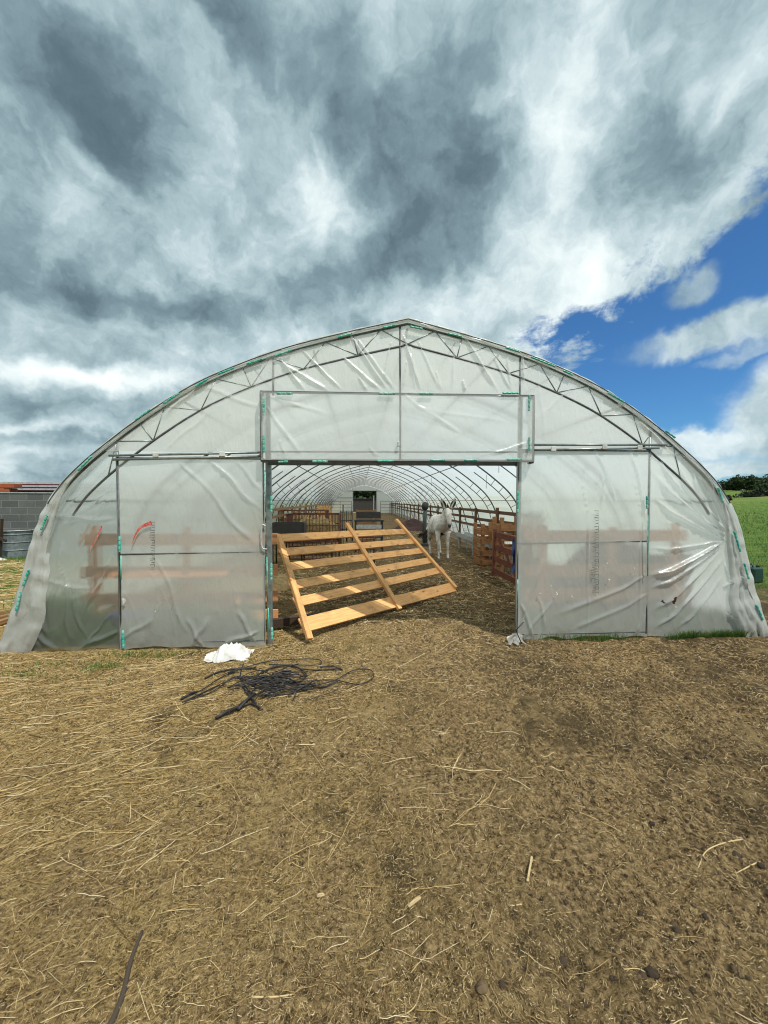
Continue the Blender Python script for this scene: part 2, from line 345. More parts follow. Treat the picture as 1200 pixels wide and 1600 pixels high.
def ground_mat():
    m, t, o = mat('ground_soil'); p = pos(t); x, y, z = t.sep(p)
    nl = t.noise(p, .9, 5, .6); nm = t.noise(p, 7, 6, .65); ns = t.noise(p, 38, 6, .7); nf = t.noise(p, 170, 4, .7)
    # chopped fibres: stretched noise in three directions
    fib = None
    for (a, sc) in ((.5, 1), (1.7, 1.2), (2.75, .9)):
        rx = t.math('ADD', t.math('MULTIPLY', x, math.cos(a)), t.math('MULTIPLY', y, math.sin(a)))
        ry = t.math('SUBTRACT', t.math('MULTIPLY', y, math.cos(a)), t.math('MULTIPLY', x, math.sin(a)))
        f = t.noise(t.comb(t.math('MULTIPLY', rx, 22*sc), t.math('MULTIPLY', ry, 150*sc), a), 1, 3, .6, .4)
        fib = f if fib is None else t.math('MAXIMUM', fib, f)
    soil = t.ramp(ns, [(.38, (.030, .020, .010)), (.48, (.22, .148, .072)), (.64, (.52, .375, .19))])
    strawc = t.ramp(fib, [(.48, (.13, .080, .028)), (.58, (.44, .31, .115)), (.72, (.78, .60, .28))])
    left = t.math('ADD', t.math('MULTIPLY', t.math('SUBTRACT', .8, x), .11), t.math('MULTIPLY', t.math('SUBTRACT', nl, .5), 1.1))
    sm = t.smooth(t.math('ADD', left, t.math('MULTIPLY', nm, .65)), .22, .62)
    c = t.mix(sm, soil, strawc)
    damp = t.math('MULTIPLY', t.smooth(t.math('ADD', t.math('ADD', nl, t.math('MULTIPLY', nm, .6)), t.math('MULTIPLY', t.math('SUBTRACT', x, 1.0), .03)), .76, .95), .8)
    c = t.mix(damp, c, (.045, .034, .022))
    c = t.mix(t.math('MULTIPLY', t.smooth(t.math('ADD', t.noise(p, 21, 7, .78), t.math('MULTIPLY', x, .008)), .55, .63), .9), c, (.035, .026, .014))
    c = t.mix(t.math('MULTIPLY', t.smooth(t.math('ADD', t.noise(p, 1.7, 6, .7), t.math('MULTIPLY', t.math('SUBTRACT', x, y), .03)), .50, .66), .55), c, (.075, .060, .034))
    c = t.mix(t.math('MULTIPLY', t.smooth(t.noise(p, 2.7, 6, .75), .50, .68), .5), c, (.52, .38, .18))
    c = t.mix(t.math('MULTIPLY', t.smooth(nm, .62, .78), .35), c, (.05, .058, .02))
    c = t.mix(t.math('MULTIPLY', t.smooth(nf, .52, .72), .6), c, (.60, .45, .22))
    # pasture beyond the tunnel, tufts of it along the film
    gr = t.smooth(t.math('ADD', t.math('MULTIPLY', t.math('SUBTRACT', t.noise(p, .35, 5, .65), .5), 5.0), t.math('MINIMUM', t.math('SUBTRACT', x, 4.6), t.math('SUBTRACT', y, 5.9))), -.1, .9)
    gl = t.smooth(t.math('ADD', t.math('MULTIPLY', t.math('SUBTRACT', t.noise(p, .8, 4, .6), .5), 7.0), t.math('SUBTRACT', -5.3, x)), .4, 1.6)
    gl = t.math('MULTIPLY', gl, t.smooth(y, 3.5, 5.5))
    back = t.smooth(y, -3.0, -9.0)
    g = t.math('MAXIMUM', t.math('MAXIMUM', gr, gl), back)
    gc = t.ramp(t.noise(p, 2.2, 6, .7), [(.3, (.05, .10, .02)), (.5, (.10, .17, .03)), (.7, (.21, .25, .06))])
    gc = t.mix(t.math('MULTIPLY', t.smooth(t.noise(t.vmath('MULTIPLY', p, (.03, .12, 1)), 1, 4, .6), .5, .66), .6), gc, (.25, .24, .10))
    c = t.mix(g, c, gc)
    # bedding inside the tunnel is browner
    ins = t.math('MULTIPLY', t.math('MULTIPLY', t.smooth(y, 4.6, 5.6), t.smooth(y, 50, 49)), t.math('MULTIPLY', t.smooth(x, -4.0, -3.7), t.smooth(x, 5.0, 4.7)))
    c = t.mix(t.math('MULTIPLY', ins, .65), c, t.ramp(ns, [(.3, (.045, .028, .014)), (.55, (.14, .09, .04)), (.75, (.28, .19, .09))]))
    b = t.node('ShaderNodeBsdfPrincipled'); t.put(b.inputs['Base Color'], c); t.put(b.inputs['Roughness'], .95); t.put(b.inputs['Specular IOR Level'], .15)
    h = t.math('ADD', t.math('ADD', t.math('MULTIPLY', ns, .9), t.math('MULTIPLY', nf, .3)), t.math('MULTIPLY', fib, .5))
    t.l.new(t.bump(h, 1.0, .04), b.inputs['Normal']); t.l.new(b.outputs[0], o.inputs[0]); return m
M['ground'] = ground_mat()

# ------------------------------------------------------------------ ground
def inside(x, y): return sstep(4.5, 5.5, y)*(1-sstep(49, 52, y))*(1-sstep(4.2, 5.5, np.abs(x-.5)))
def gz(x, y):
    x = np.asarray(x, float); y = np.asarray(y, float)
    near = np.exp(-np.maximum(np.hypot(x, y)-7, 0)/9)
    z = .018*vnoise(x*1.3, y*1.3, 1)+.014*vnoise(x*3.3, y*3.3, 2)
    cl = np.maximum(vnoise(x*9, y*9, 3), 0)
    rough = .45+.55*sstep(-1.5, 2.5, x)*(1-sstep(2.6, 4, y)*.5)
    hol = .030*np.maximum(vnoise(x*5.3, y*5.3, 7)*vnoise(x*2.1, y*2.1, 8)*2+.35*np.maximum(vnoise(x*12, y*12, 10), 0), 0)*sstep(-1.5, 1.5, x)*(1-sstep(2.2, 3.6, y))
    z = z-near*hol+near*rough*(.018*cl+.011*vnoise(x*17, y*17, 4)+.013*np.abs(vnoise(x*29, y*29, 5))+.008*vnoise(x*55, y*55, 6))
    z = z+.05*np.exp(-((x-1.0)/.9)**2-((y-4.75)/.35)**2)
    hill = 5.6*np.clip((x-6)/112, 0, 1)**2.1*sstep(5, 60, y)+.8*vnoise(x*.02, y*.02, 9)*sstep(20, 80, np.hypot(x, y))*(1-inside(x, y))*sstep(7, 30, np.abs(x-.5))
    return z+hill-.012
def spread(lo, hi, step, far, g=1.16):
    c = list(np.arange(lo, hi, step)); s = step; a = c[-1]
    while a < far: s *= g; a += s; c.append(a)
    s = step; a = c[0]; pre = []
    while a > -far: s *= g; a -= s; pre.append(a)
    return np.array(pre[::-1]+c)
gx = spread(-3.6, 5.0, .014, 1800); gy = spread(.9, 5.2, .014, 1800, 1.09)
X, Y = np.meshgrid(gx, gy); nx, ny = len(gx), len(gy)
idx = np.arange(nx*ny).reshape(ny, nx)
Fq = np.stack([idx[:-1, :-1], idx[:-1, 1:], idx[1:, 1:], idx[1:, :-1]], -1).reshape(-1, 4)
g = link_mesh('ground', np.stack([X, Y, gz(X, Y)], -1).reshape(-1, 3), Fq, M['ground'], smooth=True); props(g, kind='structure')

# ------------------------------------------------------------------ straw, chaff, dung
def sticks(name, x, y, L, wd, ang, mat_, seg=1, bend=0.0, lift=.003, tilt=.12, zf=gz):
    n = len(x); V = []; 
    t = np.linspace(-.5, .5, seg+1)
    ca, sa = np.cos(ang), np.sin(ang); tl = rng.normal(0, tilt, n); bd = rng.normal(0, bend, n)
    ring = []
    for k in t:
        ox = k*L; oy = bd*L*(4*k*k)
        cx = x+ox*ca-oy*sa; cyy = y+ox*sa+oy*ca
        cz = zf(cx, cyy)+lift+np.abs(tl)*L*.5+tl*ox
        ring.append((cx, cyy, cz))
    for (cx, cyy, cz) in ring:
        for (sx, szz) in ((1, 0), (-1, 0), (0, 1)):
            V.append(np.stack([cx-sa*sx*wd/2, cyy+ca*sx*wd/2, cz+szz*wd*.75], -1))
    V = np.stack(V, 1); m = V.shape[1]; base = np.arange(n)[:, None]*m
    Fs = []
    for s_ in range(seg):
        a = s_*3
        for (i, j) in ((0, 2), (2, 1), (1, 0)): Fs.append(np.stack([base[:, 0]+a+i, base[:, 0]+a+j, base[:, 0]+a+3+j, base[:, 0]+a+3+i], -1))
    o = link_mesh(name, V.reshape(-1, 3), np.concatenate(Fs), mat_); return props(o, kind='stuff')
n = 210000
yy = .85*np.exp(rng.random(n)*math.log(7.2/.85)); xx = yy*rng.uniform(-1.15, 1.3, n)+rng.normal(0, .05, n)
keep = (vnoise(xx*2.1, yy*2.1, 21)+vnoise(xx*6, yy*6, 22)*.6+(.6-xx)*.16 > -.55+rng.normal(0, .35, n)) & ~((yy > 4.2) & ((xx < -1.05) | (xx > 1.85)))
xx, yy = xx[keep], yy[keep]; n = len(xx)
sc = np.clip(yy/1.8, .8, 2.4)
o = sticks('straw_chaff', xx, yy, rng.uniform(.004, .019, n)*sc**.8, rng.uniform(.0009, .0026, n)*sc, rng.uniform(0, math.pi, n), M['chaff'], 1, 0, .001, .22)
props(o, 'short chopped straw and chaff trodden over the whole yard', 'straw')
n = 6000
yy = .9*np.exp(rng.random(n)*math.log(5.2/.9)); xx = yy*rng.uniform(-1.15, 1.25, n)
pr_ = np.clip(.50-.20*xx+.30*vnoise(xx*1.4, yy*1.4, 31), .07, 1)
keep = (rng.random(n) < pr_) & ~((yy > 4.15) & ((xx < -1.1) | (xx > 1.85)) & (xx > -3.9)); xx, yy = xx[keep], yy[keep]; n = len(xx)
ang = np.where(rng.random(n) < .15+.5*(1-sstep(-1.6, .6, xx)), rng.normal(.30, .35, n), rng.uniform(0, math.pi, n))
o = sticks('straw_stalks', xx, yy, rng.gamma(1.5, .055, n)*np.clip(yy/2.2, .55, 1.3)+.02, rng.uniform(.0012, .0030, n)*np.clip(yy/1.8, .75, 1.5), ang, M['straw'], 4, .035, .006, .035)
props(o, 'long yellow straw stalks lying mostly one way across the left of the yard', 'straw')
n = 30000; xx = rng.uniform(-3.2, 3.5, n); yy = 4.9*np.exp(rng.random(n)*math.log(22/4.9)); k = vnoise(xx*1.1, yy*1.1, 23)+vnoise(xx*3, yy*3, 24)*.5 > rng.normal(-.1, .4, n); xx, yy = xx[k], yy[k]; n = len(xx)
o = sticks('bedding_straw', xx, yy, rng.uniform(.03, .14, n), rng.uniform(.004, .010, n), rng.uniform(0, math.pi, n), M['chaff'], 2, .1, .002, .10); props(o, 'trampled brown bedding straw over the floor inside the tunnel', 'straw')
# drifts of flattened stalks on the far left, seen lying in one direction
n = 2600; xx = rng.uniform(-4.6, -.7, n); yy = rng.uniform(1.3, 4.2, n)
keep = vnoise(xx*1.1+3, yy*2.6-xx*.5, 41)+(-1.4-xx)*.28 > rng.normal(.20, .30, n); xx, yy = xx[keep], yy[keep]; n = len(xx)
o = sticks('straw_drift', xx, yy, rng.gamma(2.0, .075, n)+.04, rng.uniform(.0010, .0025, n), rng.normal(.38, .34, n), M['straw'], 4, .03, .008, .02)
props(o, 'flattened straw drifts combed one way beside the left film wall', 'straw')
# dung and clods
def blobs(name, x, y, r, mat_, label, cat):
    base = np.array([(1, 0, 0), (-1, 0, 0), (0, 1, 0), (0, -1, 0), (0, 0, 1), (0, 0, -1)], float)
    # subdivided octahedron
    tri = [(0, 2, 4), (2, 1, 4), (1, 3, 4), (3, 0, 4), (2, 0, 5), (1, 2, 5), (3, 1, 5), (0, 3, 5)]
    vs = [tuple(v) for v in base]; ft = []
    def mid(a, b):
        m_ = np.array(vs[a])+np.array(vs[b]); m_ /= np.linalg.norm(m_); vs.append(tuple(m_)); return len(vs)-1
    for (a, b, c) in tri:
        ab, bc, ca_ = mid(a, b), mid(b, c), mid(c, a); ft += [(a, ab, ca_), (ab, b, bc), (ca_, bc, c), (ab, bc, ca_)]
    B = np.array(vs); nb = len(B); n = len(x)
    V = B[None]*r[:, None, None]*rng.uniform(.7, 1.2, (n, nb, 1))*np.array([1, 1, .6]); V = V+np.stack([x, y, gz(x, y)+r*.25], -1)[:, None]
    Fc = (np.array(ft)[None]+(np.arange(n)*nb)[:, None, None]).reshape(-1, 3)
    return props(link_mesh(name, V.reshape(-1, 3), Fc, mat_, smooth=False), label, cat, None, 'stuff')
n = 3600; yy = .95*np.exp(rng.random(n)*math.log(4.5/.95)); xx = yy*rng.uniform(-1.1, 1.25, n)
cl = vnoise(xx*1.6, yy*1.6, 51)+(xx-.8)*.13; k = cl > rng.normal(.28, .22, n); xx, yy = xx[k], yy[k]
blobs('dung_crumbs', xx, yy, rng.gamma(2.0, .0022, len(xx))+.002, M['clod'], 'dark dung crumbs and damp clods scattered on the dirt', 'dung')

# ------------------------------------------------------------------ polytunnel
CX = .53; Y0 = 4.30; YE = 49.3
PRO = [(4.38, -.03), (4.24, .35), (4.10, .80), (3.97, 1.24), (3.84, 1.52), (3.66, 1.78), (3.44, 2.00), (3.20, 2.20), (2.90, 2.43), (2.50, 2.70), (2.08, 2.93), (1.40, 3.205), (.72, 3.40), (0, 3.575)]
PRO = [(u*(1-.016*max(0, 1-z/3.2)), z) for u, z in PRO]
def prof(off=0.0, m=5):
    hq = np.array(catmull([np.array((-u, 0, z)) for u, z in PRO], m))[:, [0, 2]]          # the two halves meet in a peak
    q = np.concatenate([hq, hq[::-1][1:]*np.array([-1, 1])])
    if off:
        d = np.gradient(q, axis=0); d /= np.linalg.norm(d, axis=1)[:, None]; nrm = np.stack([-d[:, 1], d[:, 0]], -1); q = q+nrm*off
    return q
PF = prof()
half = PF[PF[:, 0] >= 0]; order = np.argsort(half[:, 0])
def arch_z(x): return np.interp(np.abs(np.asarray(x)-CX), half[order, 0], half[order, 1])
TUN = empty('polytunnel', (CX, Y0, 0), 'long polytunnel barn of milky greenhouse film on arched steel pipes', 'polytunnel')

def folds_disp(x, z, folds, seed, amp=.006):
    d = np.zeros_like(x)
    for (x0, z0, x1, z1, wd, am) in folds:
        L = math.hypot(x1-x0, z1-z0); tx, tz = (x1-x0)/L, (z1-z0)/L
        s_ = (x-x0)*tx+(z-z0)*tz; q = -(x-x0)*tz+(z-z0)*tx
        q = q+.03*L*vnoise(s_*3/L, s_*0+seed, seed+5)
        ww = wd*(.35+.65*np.clip(s_/L, 0, 1))
        tp = sstep(-.05*L, .12*L, s_)*(1-sstep(.7*L, 1.02*L, s_))
        d -= am*(.55*np.exp(-(q/ww)**2)+.55*np.exp(-np.abs(q)/(ww*.45)))*tp
    d += amp*.9*vnoise(x*1.5, z*1.5, seed)+amp*.10*vnoise(x*5+z*2, z*3, seed+1)
    r_ = vnoise(x*6.0+z*2.2, z*1.5-x*.6, seed+2); d += -amp*.28*np.maximum(0, 1-np.abs(r_)*4)
    r_ = vnoise(x*3.0-z*2.6, z*1.2+x*1.1, seed+3); d += -amp*.30*np.maximum(0, 1-np.abs(r_)*5)
    return d
def pxf(lst):                                                     # folds measured on the front plane
    o = []
    for (a, b, c, d, wd, am) in lst:
        p = fp(a, b); q = fp(c, d); o.append((p[0], p[2], q[0], q[2], wd, am))
    return o
def panel(name, xa, xb, zlo, zhi, Yb, mat_, parent, folds=(), seed=1, amp=.006, step=.016, label=None, hem=0, holes=()):
    nxx = max(3, int((xb-xa)/step)); t = np.linspace(0, 1, nxx); xs = xa+(xb-xa)*t
    lo = zlo(xs) if callable(zlo) else np.full(nxx, zlo); hi = zhi(xs) if callable(zhi) else np.full(nxx, zhi)
    nz = max(3, int(np.max(hi-lo)/step)); s_ = np.linspace(0, 1, nz)[:, None]
    Z = lo+(hi-lo)*s_; Xg = np.broadcast_to(xs, Z.shape).copy(); 
    if hem: Xg = Xg+0; Z = Z+hem*vnoise(Xg*5, Z*0+seed, seed+7)*(1-sstep(0, .25, s_))
    Yg = Yb+folds_disp(Xg, Z, folds, seed, amp)
    ii = np.arange(nz*nxx).reshape(nz, nxx)
    Q = np.stack([ii[:-1, :-1], ii[:-1, 1:], ii[1:, 1:], ii[1:, :-1]], -1).reshape(-1, 4)
    if holes:
        cxm = (Xg[:-1, :-1]+Xg[1:, 1:]).ravel()/2; czm = (Z[:-1, :-1]+Z[1:, 1:]).ravel()/2; k = np.ones(len(Q), bool)
        for (hx, hz, rx, rz) in holes: k &= ((cxm-hx)/rx+.4*vnoise(cxm*60, czm*60, 3))**2+((czm-hz)/rz)**2 > 1
        Q = Q[k]
    o = link_mesh(name, np.stack([Xg, Yg, Z], -1).reshape(-1, 3), Q, mat_, parent, smooth=True)
    if label: o['label'] = label
    return o
def tb(name, pts, r, m='steel', parent=TUN, n=8): return tube(name, pts, r, M[m], parent, n=n)

# key lines of the front, in metres, measured on its plane
xLP = fp(187, 860)[0]; xLJ = fp(415, 860)[0]; xRJ = fp(806, 860)[0]; xRP = fp(1011, 860)[0]
zRL = fp(290, 712)[2]; zRR = fp(930, 700)[2]; zBT = fp(620, 615)[2]; zBB = fp(620, 720)[2]; xBL = fp(412, 660)[0]; xBR = fp(827, 660)[0]
zRail = (zRL+zRR)/2
zroof = lambda x: arch_z(x)-.015
tube('clip_channel', [p for p in [(CX+a, 4.226, b) for a, b in prof(.006, 6)] if p[2] > 1.55], .006, M['steel_dark'], TUN, n=6)
# film parts
fl_up = panel('gable_film', CX-3.95, xBL+.03, lambda x: np.minimum(zRail-.02, zroof(x)-.004), zroof, 4.262, M['film_gable'], TUN,
              pxf([(330, 590, 250, 660, .04, .02), (410, 640, 300, 600, .03, .012), (260, 700, 330, 640, .03, .010)]), 11, .007)
fr_up = panel('gable_film', xBR-.03, CX+3.95, lambda x: np.minimum(zRail-.02, zroof(x)-.004), zroof, 4.262, M['film_gable'], TUN,
              pxf([(960, 640, 1010, 600, .05, .03), (1040, 700, 990, 650, .04, .02), (840, 580, 850, 690, .02, .01), (900, 600, 830, 660, .03, .008)]), 12, .007)
fc_up = panel('gable_film', xBL+.03, xBR-.03, zBT-.02, zroof, 4.262, M['film_gable'], TUN,
              pxf([(470, 548, 540, 612, .012, .02), (650, 530, 690, 612, .012, .018), (770, 560, 800, 612, .012, .02), (500, 540, 470, 600, .01, .012), (610, 530, 600, 600, .012, .02), (635, 560, 630, 612, .012, .02), (545, 525, 610, 612, .022, .028), (555, 530, 622, 612, .02, .022), (435, 560, 480, 612, .02, .028), (440, 570, 520, 612, .03, .022), (535, 560, 600, 612, .02, .022), (628, 525, 660, 612, .02, .035), (640, 540, 650, 612, .018, .02),
                   (725, 530, 780, 612, .022, .028), (708, 545, 708, 612, .012, .02), (790, 555, 800, 612, .02, .02), (560, 590, 575, 612, .02, .02), (680, 580, 690, 612, .02, .015), (815, 550, 818, 600, .02, .03), (722, 595, 727, 612, .015, .03)]), 13, .006, .011)
BOX = empty('transom_panel', (CX, 4.16, zBB), None, None); BOX.parent = TUN; BOX.location = (0, -.14, zBB)
panel('film_sheet', xBL, xBR, fp(600, 720, 4.15)[2], fp(600, 615, 4.15)[2], 4.145, M['film'], BOX,
      pxf([(420, 640, 480, 716, .03, .02), (425, 625, 520, 650, .03, .012), (440, 690, 452, 716, .02, .02), (625, 620, 720, 680, .03, .012), (770, 625, 822, 617, .02, .015), (760, 712, 825, 690, .03, .018), (575, 700, 590, 716, .02, .015), (640, 640, 800, 660, .03, .006)]), 14, .006, .012)
zt, zb = fp(600, 615, 4.15)[2], fp(600, 720, 4.15)[2]
for (a, b) in (((xBL, zt), (xBR, zt+.005)), ((xBL, zb), (xBR, zb+.01)), ((xBL, zt), (xBL, zb)), ((xBR, zt), (xBR, zb))):
    tube('frame_bar', [(a[0], 4.165, a[1]), (b[0], 4.165, b[1])], .014, M['steel_dark'], BOX)
tube('frame_bar', [(xBL, 4.175, zb+.09), (xBR, 4.175, zb+.11)], .009, M['steel'], BOX)
tube('frame_bar', [(fp(624, 600)[0], 4.17, zt), (fp(624, 600)[0], 4.17, zb)], .011, M['steel_dark'], BOX)
MB().box((fp(622, 697)[0]-.01, 4.12, fp(622, 697)[2]), (.03, .02, .05)).build('latch', M['steel_pale'], BOX, bevel=.003)
for s_ in (-1, 1):
    x_ = xBL if s_ < 0 else xBR
    MB().beam((x_, 4.165, zt), (x_, 4.30, zt), .03, .02).build('bracket', M['steel_dark'], BOX); MB().beam((x_, 4.165, zb), (x_, 4.30, zb), .03, .02).build('bracket', M['steel_dark'], BOX)
# bays beside the leaves
bayL = panel('side_film', CX-4.42, xLP, 0.0, lambda x: np.minimum(zRail, zroof(x)), 4.268, M['film_clear'], TUN,
    pxf([(185, 730, 110, 900, .02, .02), (182, 850, 120, 990, .02, .02), (90, 880, 140, 1010, .015, .02), (170, 960, 130, 1015, .015, .025), (75, 808, 185, 812, .02, .028), (45, 905, 150, 922, .02, .035), (185, 715, 80, 830, .05, .03), (180, 760, 90, 830, .03, .02), (100, 770, 70, 900, .04, .035), (95, 850, 75, 1000, .05, .03),
         (60, 920, 75, 1000, .03, .03), (50, 960, 60, 1015, .03, .025), (185, 985, 120, 1015, .04, .03), (30, 960, 90, 1020, .03, .03), (120, 720, 90, 790, .03, .02), (100, 900, 110, 1010, .02, .02)]), 15, .010, .015, None, .02)
bayR = panel('side_film', xRP, CX+4.42, 0.0, lambda x: np.minimum(zRail, zroof(x)), 4.268, M['film'], TUN,
    pxf([(1120, 830, 1016, 700, .02, .03), (1128, 870, 1020, 990, .025, .035), (1130, 842, 1013, 860, .02, .03), (1128, 836, 1075, 730, .02, .035), (1125, 900, 1060, 985, .025, .03), (1130, 835, 1015, 740, .035, .047), (1130, 840, 1015, 780, .03, .041), (1130, 830, 1050, 720, .04, .041), (1125, 845, 1013, 905, .035, .061), (1125, 850, 1015, 925, .03, .041), (1120, 860, 1020, 960, .04, .034), (1140, 855, 1165, 960, .03, .041),
         (1100, 750, 1140, 850, .03, .047), (1085, 740, 1135, 860, .03, .041), (1150, 900, 1190, 985, .03, .054), (1140, 950, 1190, 970, .02, .041), (1135, 960, 1185, 985, .02, .041), (1130, 880, 1150, 970, .02, .027), (1130, 918, 1170, 895, .02, .041), (1060, 710, 1120, 770, .04, .041)]), 16, .009, .013, None, .02,
    holes=[(fp(1035, 940)[0], fp(1035, 940)[2], .018, .02), (fp(1052, 938)[0], fp(1052, 938)[2], .028, .05)])
# door leaves
def leaf(name, xa, xb, zb0, zt0, ymid, lab, seed, folds, extra_v=()):
    L = empty(name, (xa, 4.25, 0), None, None); L.parent = TUN; L.location = (xa-CX, -.05, 0); L['label'] = lab
    f = panel('film_sheet', xa, xb, zb0, zt0, 4.243, M['film'], L, folds, seed, .007, .014, None, .03)
    fr = 4.249
    for (p, q) in (((xa+.012, zb0+.03), (xa+.012, zt0)), ((xb-.012, zb0+.03), (xb-.012, zt0)), ((xa, zt0-.012), (xb, zt0-.012)), ((xa, ymid), (xb, ymid+.015)), ((xa, zb0+.05), (xb, zb0+.05))):
        tube('frame_bar', [(p[0], fr, p[1]), (q[0], fr, q[1])], .0095, M['steel_dark'], L)
    return L
LL = leaf('door_leaf', xLP, xLJ, 0.015, fp(300, 715)[2], fp(300, 865)[2], 'left door leaf of the polytunnel, milky film with a red paint stroke', 21,
    pxf([(405, 718, 345, 720, .02, .01), (330, 720, 412, 800, .03, .025), (280, 720, 410, 860, .035, .018), (370, 720, 412, 770, .02, .02), (190, 1000, 250, 960, .04, .015), (300, 1010, 330, 960, .04, .02), (320, 1010, 290, 960, .03, .015), (400, 1000, 370, 950, .03, .02), (250, 930, 235, 990, .02, .01), (245, 870, 300, 1000, .03, .01), (405, 985, 350, 1005, .03, .03)]))
LR = leaf('door_leaf', xRJ, xRP, 0.015, fp(930, 703)[2], fp(930, 848)[2], 'right door leaf of the polytunnel, milky film patched with small tears', 22,
    pxf([(930, 705, 960, 790, .02, .022), (985, 705, 1008, 830, .025, .022), (912, 735, 913, 990, .008, .02), (945, 712, 935, 800, .02, .012), (995, 735, 994, 990, .008, .014), (808, 985, 850, 870, .03, .02), (815, 995, 870, 930, .03, .018), (1010, 900, 860, 960, .04, .018), (1010, 930, 880, 985, .04, .014),
         (812, 940, 830, 995, .02, .02), (840, 930, 850, 985, .02, .014), (1005, 960, 990, 990, .02, .02)]))
# latch loop on the left leaf
hp = [fp(a, b, 4.215) for a, b in ((415, 822), (410, 820), (408, 828), (408, 848), (411, 857), (417, 858))]
tube('handle', catmull(hp, 4), .008, M['steel_pale'], LL)
# red paint and printed lettering on the film
def ribbon(name, pts, w0, mat_, parent, y=4.223, label=None):
    P_ = catmull([fp(a, b, y) for a, b in pts], 5); V = []; m_ = len(P_)
    for i, p in enumerate(P_):
        t = P_[min(i+1, m_-1)]-P_[max(i-1, 0)]; t /= np.linalg.norm(t); nn = np.array([-t[2], 0, t[0]])
        ww = (w0[0]+(w0[1]-w0[0])*i/(m_-1))/2
        V += [p+nn*ww, p-nn*ww]
    o = link_mesh(name, V, [(2*i, 2*i+1, 2*i+3, 2*i+2) for i in range(m_-1)], mat_, parent)
    if label: o['label'] = label
    return o
ribbon('paint_mark', [(159, 822), (152, 838), (144, 852), (139, 861)], (.016, .005), M['paint_red'], bayL, 4.235)
ribbon('paint_mark', [(237, 817), (228, 820), (219, 825), (212, 835), (206, 850)], (.045, .006), M['paint_red'], LL, 4.215)
def printed(px, y0, y1, wpx, seed, parent):
    r2 = random.Random(seed); mb = MB(); y = y0
    while y < y1:
        h = r2.uniform(1.0, 2.2); k = r2.choice((1, 1, 2, 3)); a = px-wpx/2; b = px+wpx/2
        if k == 2: a = px-wpx*.2
        if k == 3: a = px
        p = fp(a, y, 4.2175); q = fp(b, y+r2.uniform(-1, 1), 4.2175); mb.beam(p, q, h*.0046, .0012)
        if r2.random() < .4:
            p = fp(b, y, 4.2175); q = fp(b, y+3, 4.2175); mb.beam(p, q, .006, .0012, up=(1, 0, 0))
        y += r2.uniform(3.2, 5.0)
    mb.beam(fp(px+wpx/2, y0-1, 4.2175), fp(px+wpx/2, y1+1, 4.2175), .0012, .0012, up=(1, 0, 0)); o = mb.build('printed_lettering', M['print'], parent); return o
printed(238, 816, 885, 7, 3, LL); printed(932, 798, 928, 6, 4, LR); printed(926, 886, 905, 5, 5, LR)
# small torn flecks
def fleck(px, py, s_, parent, seed):
    r2 = random.Random(seed); c = fp(px, py, 4.214); V = [c+np.array([0, -.008, 0])]; n_ = 7
    for j in range(n_):
        a = 2*math.pi*j/n_; rr = s_*r2.uniform(.4, 1.3); V.append(c+np.array([rr*math.cos(a)*.6, r2.uniform(-.012, .0), rr*math.sin(a)]))
    link_mesh('torn_flap', V, [(0, 1+j, 1+(j+1) % n_) for j in range(n_)], M['white_rag'], parent)
for k, (a, b, s_, pa) in enumerate([(194, 938, .035, LL), (844, 927, .02, LR), (870, 927, .022, LR), (861, 915, .012, LR), (952, 905, .016, LR), (948, 880, .01, LR), (990, 888, .014, LR), (1046, 868, .018, bayR), (1036, 945, .016, bayR), (1055, 948, .02, bayR),
                                    (893, 932, .012, LR), (267, 822, .008, LL), (256, 935, .014, LL), (243, 955, .01, LL), (300, 950, .01, LL), (230, 988, .01, LL)]): fleck(a, b, s_, pa, k)
# frame of the front
def af(off, y, u0=None, u1=None):
    q = prof(off, 6); pts = [(CX+a, y, b) for a, b in q]
    if u0 is not None: pts = [p for p in pts if u0 <= p[0]-CX <= u1]
    return pts
FR = empty('front_frame', (CX, Y0, 0), None, None); FR.parent = TUN; FR.location = (0, 0, 0)
tube('outer_chord', [p for p in af(-.03, 4.272) if p[2] > -.02], .015, M['steel_dark'], FR)
inner = [p for p in af(-.25, 4.268) if p[2] > 1.42]
tube('inner_chord', inner, .013, M['steel_dark'], FR)
qo = np.array([(p[0], p[2]) for p in af(-.03, 4.3)]); qi = np.array([(p[0], p[2]) for p in af(-.25, 4.3)])
arc = np.concatenate([[0], np.cumsum(np.linalg.norm(np.diff(qo, axis=0), axis=1))]); tot = arc[-1]
def on(q, s_): return np.array([np.interp(s_, arc, q[:, 0]), 4.263, np.interp(s_, arc, q[:, 1])])
mid_s = tot/2
for sg in (-1, 1):
    for k in range(6):
        s0 = mid_s+sg*(k*.62+.0); s1 = mid_s+sg*((k+.5)*.62); s2 = mid_s+sg*((k+1)*.62)
        if k % 2 == 0: seq = ((on(qi, s0), on(qo, s1)), (on(qo, s1), on(qi, s2)))
        else: seq = ((on(qi, s0), on(qo, s0)), (on(qi, s0), on(qo, s1)), (on(qo, s1), on(qi, s2)))
        for a, b in seq: tube('web_bar', [a, b], .0065, M['steel'], FR)
for (px, top) in ((427, 560), (625, 508), (812, 556)):
    x_ = fp(px, 600)[0]; tube('stub_post', [(x_, 4.270, zBT-.05), (x_, 4.270, float(arch_z(x_))-.04)], .012, M['steel_dark'], FR)
for (px, zt_) in ((186, zRail), (1012, zRail)):
    x_ = fp(px, 860)[0]; tube('side_post', [(x_, 4.272, 0), (x_, 4.272, float(arch_z(x_))-.05)], .015, M['steel'], FR)
xj0 = fp(421, 860, 4.36)[0]; xj1 = fp(808, 860, 4.36)[0]
MB().beam((xj0, 4.36, -.02), (xj0, 4.36, zBT), .055, .05, up=(1, 0, 0)).build('jamb', M['steel'], FR, bevel=.004)
